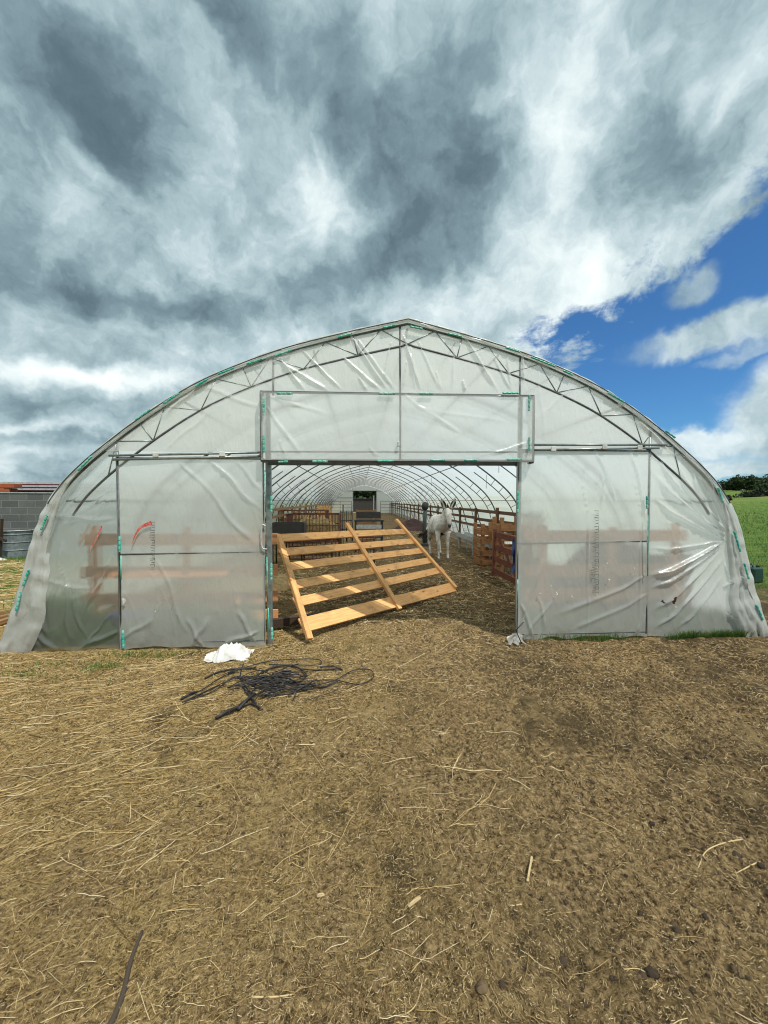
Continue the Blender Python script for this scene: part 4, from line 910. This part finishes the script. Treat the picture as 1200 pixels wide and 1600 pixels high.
def legchain(att, pts, rs):
    prev = att
    for p, r_ in zip(pts, rs): V.append(p); R.append((r_, r_)); E.append((prev, len(V)-1)); prev = len(V)-1
x0, y0 = hf[0]; legchain(3, [(bx-.12, by+.12, .80), (bx-.13, by+.08, .62), (x0, y0+.01, .42), (x0, y0+.02, .24), (x0, y0+.01, .11), (x0, y0-.03, .055)], [.088, .060, .040, .026, .030, .036])
x0, y0 = hf[1]; legchain(3, [(bx+.13, by+.14, .80), (bx+.14, by+.12, .62), (x0, y0+.01, .42), (x0, y0+.02, .24), (x0, y0+.01, .11), (x0, y0-.03, .055)], [.088, .060, .040, .026, .030, .036])
x0, y0 = hf[2]; legchain(0, [(bx-.15, by+.92, .72), (x0, y0+.03, .58), (x0, y0+.16, .42), (x0, y0+.10, .24), (x0, y0+.05, .11), (x0, y0, .055)], [.115, .070, .043, .028, .031, .036])
x0, y0 = hf[3]; legchain(0, [(bx+.15, by+.98, .72), (x0, y0+.03, .58), (x0, y0+.16, .42), (x0, y0+.10, .24), (x0, y0+.05, .11), (x0, y0, .055)], [.115, .070, .043, .028, .031, .036])
DK = skinned('donkey', V, E, R, hide, None, DKb); props(DK, 'white-grey donkey with dark muzzle facing the camera inside the tunnel', 'donkey')
DK.data.update()
dark = principled('dark_hair', (.03, .024, .022), .8); eye = principled('eye', (.008, .006, .006), .15)
for (x_, y_) in hf:
    MB().lathe((x_, y_-.035, 0), [(.0, .0), (.045, .0), (.038, .055), (.030, .075), (0, .075)], 12).build('hoof', principled('hoof', (.16, .13, .11), .5), DK, smooth=False)
for s_ in (-1, 1):
    hd = np.array([bx+.06, by-.26, 1.42]); tip = hd+np.array([s_*.19, -.02, .23]); root = hd+np.array([s_*.075, 0, -.02])
    o1 = []; 
    def ear(u, v, s_=s_, root=root, tip=tip, k=1.0, dy=0.0):
        p = root+(tip-root)*v; wv = .066*k*math.sin(math.pi*min(1, .18+.82*v)**1.1)+.006; a = (u-.5)*2
        side = np.cross(tip-root, (0, 1, 0)); side /= np.linalg.norm(side); return tuple(p+side*a*wv+np.array([0, .045*a*a*-1+.02+dy, 0]))
    e1 = sheet('ear', ear, 9, 12, hide, DK); e1.modifiers.new('solid', 'SOLIDIFY').thickness = .010
    sheet('ear_lining', lambda u, v: ear(u, v, k=.80, dy=-.009), 9, 12, dark, e1)
    MB().lathe((0, 0, 0), [(0, -.026), (.018, -.018), (.026, 0), (.018, .018), (0, .026)], 10).build('eye', eye, DK, smooth=True).location = (bx+.062+s_*.078-DKb[0], by-.405-DKb[1], 1.25)
    MB().lathe((0, 0, 0), [(0, -.010), (.009, 0), (0, .010)], 8).build('nostril', eye, DK, smooth=True).location = (bx+.062+s_*.03-DKb[0], by-.495-DKb[1], .93)
mb = MB()
for k in range(26):
    t_ = k/25; p = np.array([bx+.06-.03*t_, by-.24+.42*t_, 1.47-.18*t_-.02*math.sin(t_*3)]); mb.tube([p, p+np.array([random.uniform(-.03, .03), random.uniform(-.03, .03), .045])], [.014, .004], 5)
mb.build('mane', dark, DK)
tl = catmull([(bx-.03, by+1.32, 1.12), (bx-.06, by+1.44, 1.0), (bx-.14, by+1.46, .85), (bx-.20, by+1.44, .72)], 5); mb = MB().tube(tl, [.035-.001*i for i in range(len(tl))], 8); mb.build('tail', hide, DK, smooth=True)
mb = MB()
for k in range(26):
    e = np.array([bx-.34+random.uniform(-.16, .14), by+1.42+random.uniform(-.08, .08), .50+random.uniform(-.08, .12)]); mb.tube(catmull([(bx-.19, by+1.44, .74), (np.array([bx-.2, by+1.44, .7])+e)/2+np.array([.02, 0, -.02]), e], 3), [.012]*6+[.003], 5)
mb.build('tail_tuft', dark, DK)

# ------------------------------------------------------------------ things in the yard
def gy_(p, dz=.0): return np.array([p[0], p[1], float(gz(p[0], p[1]))+dz])
strands = [[(283, 1098), (315, 1080), (350, 1058), (400, 1040), (440, 1036), (495, 1032), (500, 1041), (470, 1042), (420, 1042)],
           [(285, 1103), (330, 1082), (365, 1062), (410, 1059), (460, 1066), (520, 1062), (560, 1070), (583, 1060), (578, 1048), (552, 1050), (520, 1064), (470, 1075)],
           [(338, 1124), (360, 1112), (385, 1092), (420, 1080), (470, 1077), (500, 1066)], [(288, 1100), (322, 1082), (350, 1066), (372, 1060), (400, 1075), (430, 1082)],
           [(380, 1040), (376, 1060), (392, 1082), (420, 1088), (460, 1086)], [(395, 1060), (430, 1045), (460, 1046), (478, 1056), (465, 1066), (430, 1068)],
           [(410, 1090), (450, 1070), (500, 1072), (530, 1063)], [(500, 1046), (520, 1044), (535, 1048)], [(400, 1100), (388, 1084), (380, 1072), (400, 1066), (440, 1064)],
           [(345, 1120), (375, 1104), (392, 1098), (410, 1110)], [(470, 1048), (500, 1050), (533, 1046)], [(320, 1062), (350, 1050), (400, 1044)], [(385, 1094), (400, 1078), (440, 1074), (480, 1080)]]
HB = empty('hose_tangle', tuple(gy_(gp(420, 1070))), 'tangled heap of black hoses on the straw before the left door leaf', 'hose')
for k, st in enumerate(strands):
    P_ = [gy_(gp(*p), .014+.012*random.random()) for p in st]; tube('hose', catmull(P_, 6), random.uniform(.0045, .0085), M['hose'], HB, n=6)
for k in range(60):
    c = gy_(gp(random.gauss(430, 34), random.gauss(1071, 9)), .02+.02*random.random()); a = random.gauss(.25, .5); L = random.uniform(.06, .22)
    m_ = c+np.array([random.uniform(-.03, .03), random.uniform(-.03, .03), .015]); e = np.array([math.cos(a)*L, math.sin(a)*L, 0])
    tube('hose', catmull([c-e, m_, c+e], 4), random.uniform(.002, .006), M['hose'], HB, n=5)
for (a, b) in (((338, 1126), (372, 1106)), ((372, 1108), (398, 1086)), ((283, 1098), (308, 1086))):
    tube('hose', [gy_(gp(*a), .02), gy_(gp((a[0]+b[0])/2, (a[1]+b[1])/2-2), .03), gy_(gp(*b), .03)], .013 if a[0] > 300 else .009, M['hose'], HB, n=7)
# white plastic sack
wc = gy_(gp(352, 1030))
def sack(u, v):
    a = (u-.5); p = gp(316+72*u, 1034-3*u, 0); hgt = (.115*math.exp(-((u-.55)/.26)**2)+.05*math.exp(-((u-.32)/.08)**2))*math.sin(math.pi*min(v*1.02, 1))**.7
    cr = .030*(.5-abs(vnoise(u*6, v*5, 91)))+.018*(.5-abs(vnoise(u*14, v*11, 92)))+.006*vnoise(u*30, v*25, 93); return (p[0], p[1]-.02+v*.26+float(cr)*.6, float(gz(p[0], p[1]))+.008+hgt+float(cr)*(.4+math.sin(math.pi*v)))
o = sheet('plastic_sack', sack, 70, 46, M['white_rag'], None, tuple(wc), 'crumpled white plastic sack lying against the left door leaf', 'sack')
# branch, chips
def stick(name, pts, r, m_, label, cat, grp=None):
    P_ = catmull([gy_(gp(*p), r*.7 if not hasattr(r, '__len__') else r[0]*.7) for p in pts], 6)
    rr = r if not hasattr(r, '__len__') else list(np.linspace(r[0], r[1], len(P_)))
    o = MB().tube(P_, rr, 7).build(name, m_, None, tuple(gy_(gp(*pts[0]))), smooth=True); return props(o, label, cat, grp)
stick('dead_branch', [(222, 1455), (205, 1500), (190, 1560), (168, 1610)], (.006, .011), M['bark'], 'grey dead branch at the bottom left of the yard', 'branch')
pale = principled('pale_chip', lambda t: t.mix(t.noise(pos(t), 30, 3), (.66, .52, .28), (.36, .25, .12)), .6)
def chip(a, b, wd, lab):
    p, q = gy_(gp(*a), .010), gy_(gp(*b), .010); o = MB().beam(p, q, .006, wd, n=1).beam(p+(q-p)*.1+(0, 0, .006), p+(q-p)*.8+(0, 0, .006), .004, wd*.6).build('wood_chip', pale, None, tuple(gy_(gp(*a))), bevel=.001); props(o, lab, 'wood chip', 'pale chips on the dirt')
chip((638, 1416), (657, 1403), .010, 'stubby pale wood chip lower centre, beside a dark hole'); chip((495, 1395), (507, 1391), .010, 'tiny white wood chip left of centre in the dirt'); chip((824, 1383), (831, 1346), .009, 'upright brown-tinged wood chip right of centre')
stick('pale_stalk', [(1090, 1356), (1103, 1338), (1130, 1327), (1160, 1315)], (.0022, .0034), pale, 'thick pale stalk with a kinked end at the right', 'stalk', 'thick pale stalks'); stick('pale_stalk', [(1150, 1368), (1175, 1356), (1194, 1346)], (.002, .003), pale, 'short pale stalk by the right edge of the yard', 'stalk', 'thick pale stalks')
stick('pale_stalk', [(778, 1404), (800, 1412), (815, 1410)], (.002, .003), pale, 'short whitish stalk lying right of centre', 'stalk', 'thick pale stalks'); stick('pale_stalk', [(975, 1520), (1000, 1512), (1028, 1530)], (.0014, .0022), pale, 'curved pale stalk low on the right', 'stalk', 'thick pale stalks'); stick('pale_stalk', [(625, 1582), (650, 1560), (662, 1520)], (.0014, .0022), pale, 'thin upright pale stalk low in the middle', 'stalk', 'thick pale stalks')
stick('pale_stalk', [(395, 1562), (430, 1553), (460, 1547)], (.003, .002), pale, 'orange-tinged stalk low left of the middle', 'stalk', 'thick pale stalks')
# sticks stacked outside at the left edge
for k, (a, b) in enumerate((((-40, 990), (16, 972)), ((-40, 982), (18, 966)), ((-40, 972), (20, 960)))):
    p, q = gy_(gp(*a), .04+.01*k), gy_(gp(*b), .04+.01*k); o = MB().beam(p, q, .05, .07, n=2, bow=.02).beam(p+(.1, -.03, .03), q+(-.2, -.03, .03), .02, .03).build('old_timber', M['pine_old'], None, tuple((p+q)/2*np.array([1, 1, 0]))); props(o, ['nearest', 'middle', 'farthest'][k]+' old pale timber lying outside the left film edge', 'timber', 'old timbers outside the tunnel')
stick('white_stick', [(45, 1022), (70, 1027), (98, 1030)], (.006, .004), pale, 'thin whitish stick at the foot of the left film corner', 'stick')

# ------------------------------------------------------------------ grass tufts and weeds
def blades(name, x, y, h, wd, mat_, label, lean=.5, z0=None):
    n = len(x); a = rng.uniform(0, 2*math.pi, n); la = rng.uniform(0, 2*math.pi, n); ln = np.abs(rng.normal(0, lean, n))*h
    z = gz(x, y)-.01 if z0 is None else z0
    ca, sa = np.cos(a)*wd/2, np.sin(a)*wd/2; lx, ly = np.cos(la)*ln, np.sin(la)*ln
    V = np.stack([np.stack([x-ca, y-sa, z], -1), np.stack([x+ca, y+sa, z], -1), np.stack([x+ca*.7+lx*.35, y+sa*.7+ly*.35, z+h*.6], -1), np.stack([x-ca*.7+lx*.35, y-sa*.7+ly*.35, z+h*.6], -1), np.stack([x+lx, y+ly, z+h*.95], -1)], 1)
    b = np.arange(n)*5; F1 = np.stack([b, b+1, b+2, b+3], -1); F2 = np.stack([b+3, b+2, b+4, b+4], -1)
    me_f = [tuple(f) for f in F1]+[tuple(f[:3]) for f in F2]
    return props(link_mesh(name, V.reshape(-1, 3), me_f, mat_), label, 'grass', None, 'stuff')
def cluster(lst):
    X_, Y_ = [], []
    for (x, y, sx, sy, n) in lst: X_.append(rng.normal(x, sx, n)); Y_.append(rng.normal(y, sy, n))
    return np.concatenate(X_), np.concatenate(Y_)
x_, y_ = cluster([(*gp(160, 1040)[:2], .10, .05, 380), (*gp(70, 1038)[:2], .2, .03, 120), (*gp(250, 1024)[:2], .15, .03, 160), (*gp(30, 1052)[:2], .10, .04, 150), (*gp(205, 1022)[:2], .16, .04, 260), (*gp(290, 1020)[:2], .2, .02, 90), (*gp(100, 1060)[:2], .3, .1, 60)])
blades('grass_tufts', x_, np.minimum(y_, 4.22), rng.uniform(.02, .07, len(x_)), rng.uniform(.003, .006, len(x_)), M['grass'], 'small green grass tufts at the foot of the left film')
x_, y_ = cluster([(*gp(920, 990)[:2], .25, .04, 330), (*gp(1035, 980)[:2], .10, .04, 520), (*gp(1090, 978)[:2], .22, .05, 1100), (*gp(1150, 985)[:2], .2, .04, 300), (*gp(880, 996)[:2], .3, .03, 130)])
blades('grass_verge', x_, np.minimum(y_, 4.225), rng.uniform(.03, .13, len(x_)), rng.uniform(.003, .006, len(x_)), M['grass'], 'green grass verge along the foot of the right film')
n = 16000; x_ = rng.uniform(-3.7, -1.15, n); y_ = rng.uniform(4.42, 4.72, n); hh = rng.uniform(.14, .52, n)*(.8+.7*vnoise(x_*3.6, y_*3, 61)); hh *= 1-.25*sstep(-2.6, -1.3, x_); k = hh > .05
blades('weeds', x_[k], y_[k], hh[k], rng.uniform(.004, .010, k.sum()), M['weed'], 'tall green weeds pressed against the inside of the left film', .38)
n = 6500; x_ = rng.uniform(2.05, 4.7, n); y_ = rng.uniform(4.42, 4.80, n)
blades('weeds', x_, y_, rng.uniform(.06, .34, n), rng.uniform(.004, .010, n), M['weed'], 'lower green weeds behind the foot of the right film', .4)
n = 26000; yy = 5.9*np.exp(rng.random(n)*math.log(60/5.9)); xx = yy*rng.uniform(.72, 1.35, n); k = (xx > 5.1) & (vnoise(xx*.5, yy*.5, 62)+(yy-6.9)*.9 > -.2) & (np.minimum(xx-4.9, yy-5.9) > rng.random(n)*.8); xx, yy = xx[k], yy[k]
blades('pasture_grass', xx, yy, rng.uniform(.03, .09, len(xx))*np.clip(yy/12, 1, 1.6), .006*np.clip(yy/6, 1, 6), M['grass'], 'green pasture grass right of the tunnel', .6)
n = 12000; xx = rng.uniform(-16, -4.6, n); yy = rng.uniform(4.6, 12.5, n); k = (vnoise(xx*.8, yy*.8, 64) > .10) | (yy > 10.3) | ((yy < 6.6) & (rng.random(n) < .9)); xx, yy = xx[k], yy[k]
blades('yard_grass', xx, yy, rng.uniform(.03, .13, len(xx)), rng.uniform(.006, .014, len(xx)), M['grass'], 'patchy green grass between tunnel and block wall', .6)
n = 7000; xx = rng.uniform(-14, -4.5, n); yy = rng.uniform(4.6, 10.8, n)
o = sticks('loose_hay', xx, yy, rng.uniform(.08, .4, n), rng.uniform(.004, .009, n), rng.normal(.2, .5, n), M['straw'], 2, .05, .01, .05); props(o, 'loose brown hay strewn between tunnel and block wall', 'hay')

# ------------------------------------------------------------------ left background: block wall, roofing, drum
wa = np.array([-15.0, 10.6, 0]); wb = np.array([-6.2, 12.6, 0]); wd_ = (wb-wa)/np.linalg.norm(wb-wa); LW = np.linalg.norm(wb-wa)
def block_col(t):
    p = obj_co(t); x, y, z = t.sep(p); u = t.math('ADD', t.math('MULTIPLY', x, float(wd_[0])), t.math('MULTIPLY', y, float(wd_[1])))
    b = t.node('ShaderNodeTexBrick'); t.put(b.inputs['Vector'], t.comb(u, z, 0)); t.put(b.inputs['Scale'], 1.0); t.put(b.inputs['Brick Width'], .40); t.put(b.inputs['Row Height'], .20); t.put(b.inputs['Mortar Size'], .008)
    t.put(b.inputs['Color1'], (.13, .14, .14)); t.put(b.inputs['Color2'], (.08, .09, .092)); t.put(b.inputs['Mortar'], (.19, .20, .19)); t.put(b.inputs['Bias'], 0.0)
    return t.mix(t.math('MULTIPLY', t.smooth(t.noise(p, 2.5, 6, .7), .45, .7), .6), b.outputs['Color'], (.08, .085, .08))
M['block'] = principled('block_wall', block_col, .9, 0, lambda t: t.bump(t.noise(obj_co(t), 25, 4), .5, .01))
WL = empty('block_wall', tuple((wa+wb)/2), 'grey concrete block wall left of the polytunnel', 'wall')
MB().beam(wa+(0, 0, .88), wb+(0, 0, .88), 1.86, .20).build('blockwork', M['block'], WL)
MB().beam(wa+(0, 0, 1.823), wb+(0, 0, 1.823), .025, .24).build('coping', M['steel_pale'], WL)
M['brick_o'] = principled('orange_brick', lambda t: t.mix(t.noise(pos(t), 5, 5, .7), (.42, .11, .04), (.20, .05, .025)), .85)
o = empty('brick_stack', tuple(wa+wd_*1.5+np.array([0, .9, 0])), 'stack of orange hollow bricks behind the block wall', 'bricks')
c0 = fp(-30, 780, 12.2)
for r_ in range(2):
    for k in range(9):
        MB().box((c0[0]-1.2+k*.27+.13*(r_ % 2), 12.0+.26*(k % 2)*0, 1.90+r_*.13-.0), (.25, .38, .12), .2).build('brick', M['brick_o'], o, bevel=.006)
MB().box((c0[0]-.1, 12.1, .92), (2.6, .45, 1.83), .2).build('pallet_load', M['brick_o'], o)
M['red_sheet'] = principled('red_steel', lambda t: t.mix(t.noise(pos(t), 4, 4), (.36, .03, .025), (.20, .02, .02)), .5)
o = empty('red_shed', (-7.0, 15.0, 0), 'long red sheet-metal shed roof behind the block wall', 'shed')
MB().box((-9.0, 15.3, .95), (9.0, 2.4, 1.9), .15).build('wall', M['block'], o)
mb = MB()
for k in range(3): 
    a = np.array([-13.5, 13.6+.5*k, 1.93+.12*k]); mb.beam(a, a+(9.2, 1.38, .0), .05, .5)
mb.build('roof', M['red_sheet'], o)
mb = MB()
for k in range(3):
    a = np.array([-13.5, 13.32+.5*k, 1.99+.12*k]); mb.beam(a, a+(9.2, 1.38, .0), .05, .04)
mb.build('roof_edge', M['steel_pale'], o)
# drum
pc = gp(32, 868); pc = np.array([pc[0], pc[1]-.1, 0]); o = empty('metal_drum', tuple(gy_(pc)), 'ribbed galvanised drum in front of the block wall', 'drum')
prf = [(0, 0), (.40, 0)]
for k in range(3): z = .22*k; prf += [(.40+.0*k, z+.03), (.40, z+.19), (.418, z+.205), (.40, z+.22)]
prf += [(.40, .72), (.42, .74), (.42, .76), (.395, .76), (.395, .70), (0, .70)]
MB().lathe(gy_(pc), prf, 32).build('barrel', galv('drum_zinc', (.24, .28, .30), .5, .5), o, smooth=False)
tube('rim_band', [gy_(pc)+np.array([.42*math.cos(a), .42*math.sin(a), .75]) for a in np.linspace(0, 2*math.pi, 33)], .014, M['steel_pale'], o, n=6)
pw = gp(-6, 875); wsx = heap(pw[0], pw[1], .25, .2, .16, M['white_rag'], 'white_bag', 'small white bag on the grass left of the drum', 'bag', 3)
pb = gp(5, 872); o = MB().beam(gy_(pb)+(0, -.15, 0), gy_(pb)+(0.05, -.1, 1.1), .10, .08, up=(1, 0, 0)).beam(gy_(pb)+(-.25, -.18, .7), gy_(pb)+(.25, -.18, .5), .07, .03).build('old_stake', M['wood_dark'], None, tuple(gy_(pb))); props(o, 'dark broken stake left of the metal drum', 'stake')

# ------------------------------------------------------------------ right background
cn = gp(1171, 908); cn = gy_(cn); o = empty('jerry_can', tuple(cn), 'dark green canister standing on the pasture by the film edge', 'canister')
MB().box(cn+(0, 0, .15), (.24, .34, .31), .1).build('body', M['green_can'], o, bevel=.03); tube('handle', [cn+(-.02, -.08, .30), cn+(-.02, -.06, .35), cn+(-.02, .06, .35), cn+(-.02, .08, .30)], .013, M['green_can'], o); MB().lathe(cn+np.array([.06, -.10, .29]), [(.03, 0), (.03, .05), (0, .05)], 10).build('cap', M['black_iron'], o)
def tree(x, y, h, w_, m_, label, seed, name='tree', cat='tree', grp='trees on the hill', n=1500, leaf=.16, trunk=True):
    r2 = np.random.default_rng(seed); z0 = float(gz(x, y)); o = empty(name, (x, y, z0-.1), label, cat, grp)
    if trunk:
        pts = [(x, y, z0-.2), (x+.1*w_*.1, y, z0+h*.25), (x-.05*w_, y, z0+h*.5), (x, y, z0+h*.8)]; MB().tube(pts, [h*.035, h*.028, h*.02, h*.006], 7).build('trunk', M['bark'], o, smooth=True)
        mb = MB()
        for k in range(6):
            a = k*1.05; b = np.array([x, y, z0+h*(.3+.06*k)]); mb.tube([b, b+np.array([math.cos(a)*w_*.2, math.sin(a)*w_*.2, h*.15]), b+np.array([math.cos(a)*w_*.36, math.sin(a)*w_*.36, h*.26])], [h*.015, h*.01, h*.003], 5)
        mb.build('limbs', M['bark'], o, smooth=True)
    nc = 24; cc = np.stack([r2.normal(0, .24, nc)*w_, r2.normal(0, .24, nc)*w_, (r2.uniform(.16 if trunk else .12, .84, nc))*h], -1); cr = r2.uniform(.13, .24, nc)*w_
    ci = r2.integers(0, nc, n); dr = r2.normal(0, 1, (n, 3)); dr /= np.linalg.norm(dr, axis=1)[:, None]; rad = cr[ci]*r2.random(n)**.35
    c = cc[ci]+dr*rad[:, None]*np.array([1, 1, .8]); c[:, 2] = np.maximum(c[:, 2], .05*h)
    t1 = r2.normal(0, 1, (n, 3)); t1 /= np.linalg.norm(t1, axis=1)[:, None]; t2 = np.cross(t1, r2.normal(0, 1, (n, 3))); t2 /= np.linalg.norm(t2, axis=1)[:, None]; s_ = leaf*r2.uniform(.6, 1.4, (n, 1))
    b = np.array([x, y, z0]); V = np.stack([b+c+t1*s_, b+c+t2*s_*.7, b+c-t1*s_, b+c-t2*s_*.7], 1)
    link_mesh('crown', V.reshape(-1, 3), np.arange(n*4).reshape(n, 4), m_, o)
tl_ = [(1166, 112, 5.0, 7.5, 'leaf', 'largest dark round tree on the hill'), (1150, 118, 3.2, 5.5, 'leaf', 'small tree hugging the left of the largest one'), (1184, 116, 3.8, 8, 'leaf', 'broad lower tree right of the largest one'), (1200, 120, 4.4, 8.5, 'leaf', 'tree at the right edge of the photo on the hill'), (1222, 118, 6.4, 9, 'leaf', 'tree just beyond the right edge of the hill row'), (1136, 130, 1.6, 5, 'leaf_b', 'low far shrub nearest to the tunnel edge')]
for k, (px, Yd, h_, w_, m_, lb) in enumerate(tl_): d_ = ray(px, 770); t_ = Yd/d_[1]; tree(d_[0]*t_, Yd, h_, w_, M[m_], lb, 100+k, leaf=.30, n=2400)
bl_ = [(1132, 70, 1.0, 2.6, 'dark shrub closest to the tunnel edge in the pasture'), (1169, 82, 1.1, 3.6, 'left dark shrub in the pasture row'), (1186, 82, 1.5, 4.0, 'middle dark shrub in the pasture row'), (1200, 80, 1.7, 4.5, 'rightmost dark shrub in the pasture row')]
for k, (px, Yd, h_, w_, lb) in enumerate(bl_): d_ = ray(px, 775); t_ = Yd/d_[1]; tree(d_[0]*t_, Yd, h_, w_, M['leaf_b'], lb, 140+k, 'shrub', 'shrub', 'dark shrubs in the pasture', 700, .2, False)
d_ = ray(1122, 750); t_ = 62/d_[1]; x_, y_ = d_[0]*t_, 62.0
o = MB().tube([(x_, y_, float(gz(x_, y_))), (x_, y_, H+d_[2]*t_)], .06, 8).tube([(x_-.3, y_, H+d_[2]*t_-.35), (x_+.3, y_, H+d_[2]*t_-.35)], .03, 6).build('pasture_pole', M['wood_dark'], None, (x_, y_, float(gz(x_, y_)))); props(o, 'thin dark pole standing in the pasture', 'pole')
# greenery behind the rear door
for k, (x_, y_, h_) in enumerate(((-1.5, 60, 5.5), (1.4, 58, 5.0), (4.2, 61, 5.6), (-4.6, 62, 5.2))): tree(x_, y_, h_, 5.5, M['leaf'], ['tall green tree behind the rear doorway, left of centre', 'tall green tree filling the rear doorway', 'green tree right of the rear doorway', 'green tree hidden left of the rear doorway'][k], 160+k, grp='trees behind the tunnel', n=1600, leaf=.3)
dr_ = empty('dark_shed', (.2, 56, 0), 'low black shed seen through the rear doorway', 'shed')
MB().box((.4, 55.5, .9), (5.0, 2.0, 1.8)).build('wall', M['black_iron'], dr_); MB().box((.4, 55.5, 1.84), (5.3, 2.3, .08)).build('roof', M['black_iron'], dr_)
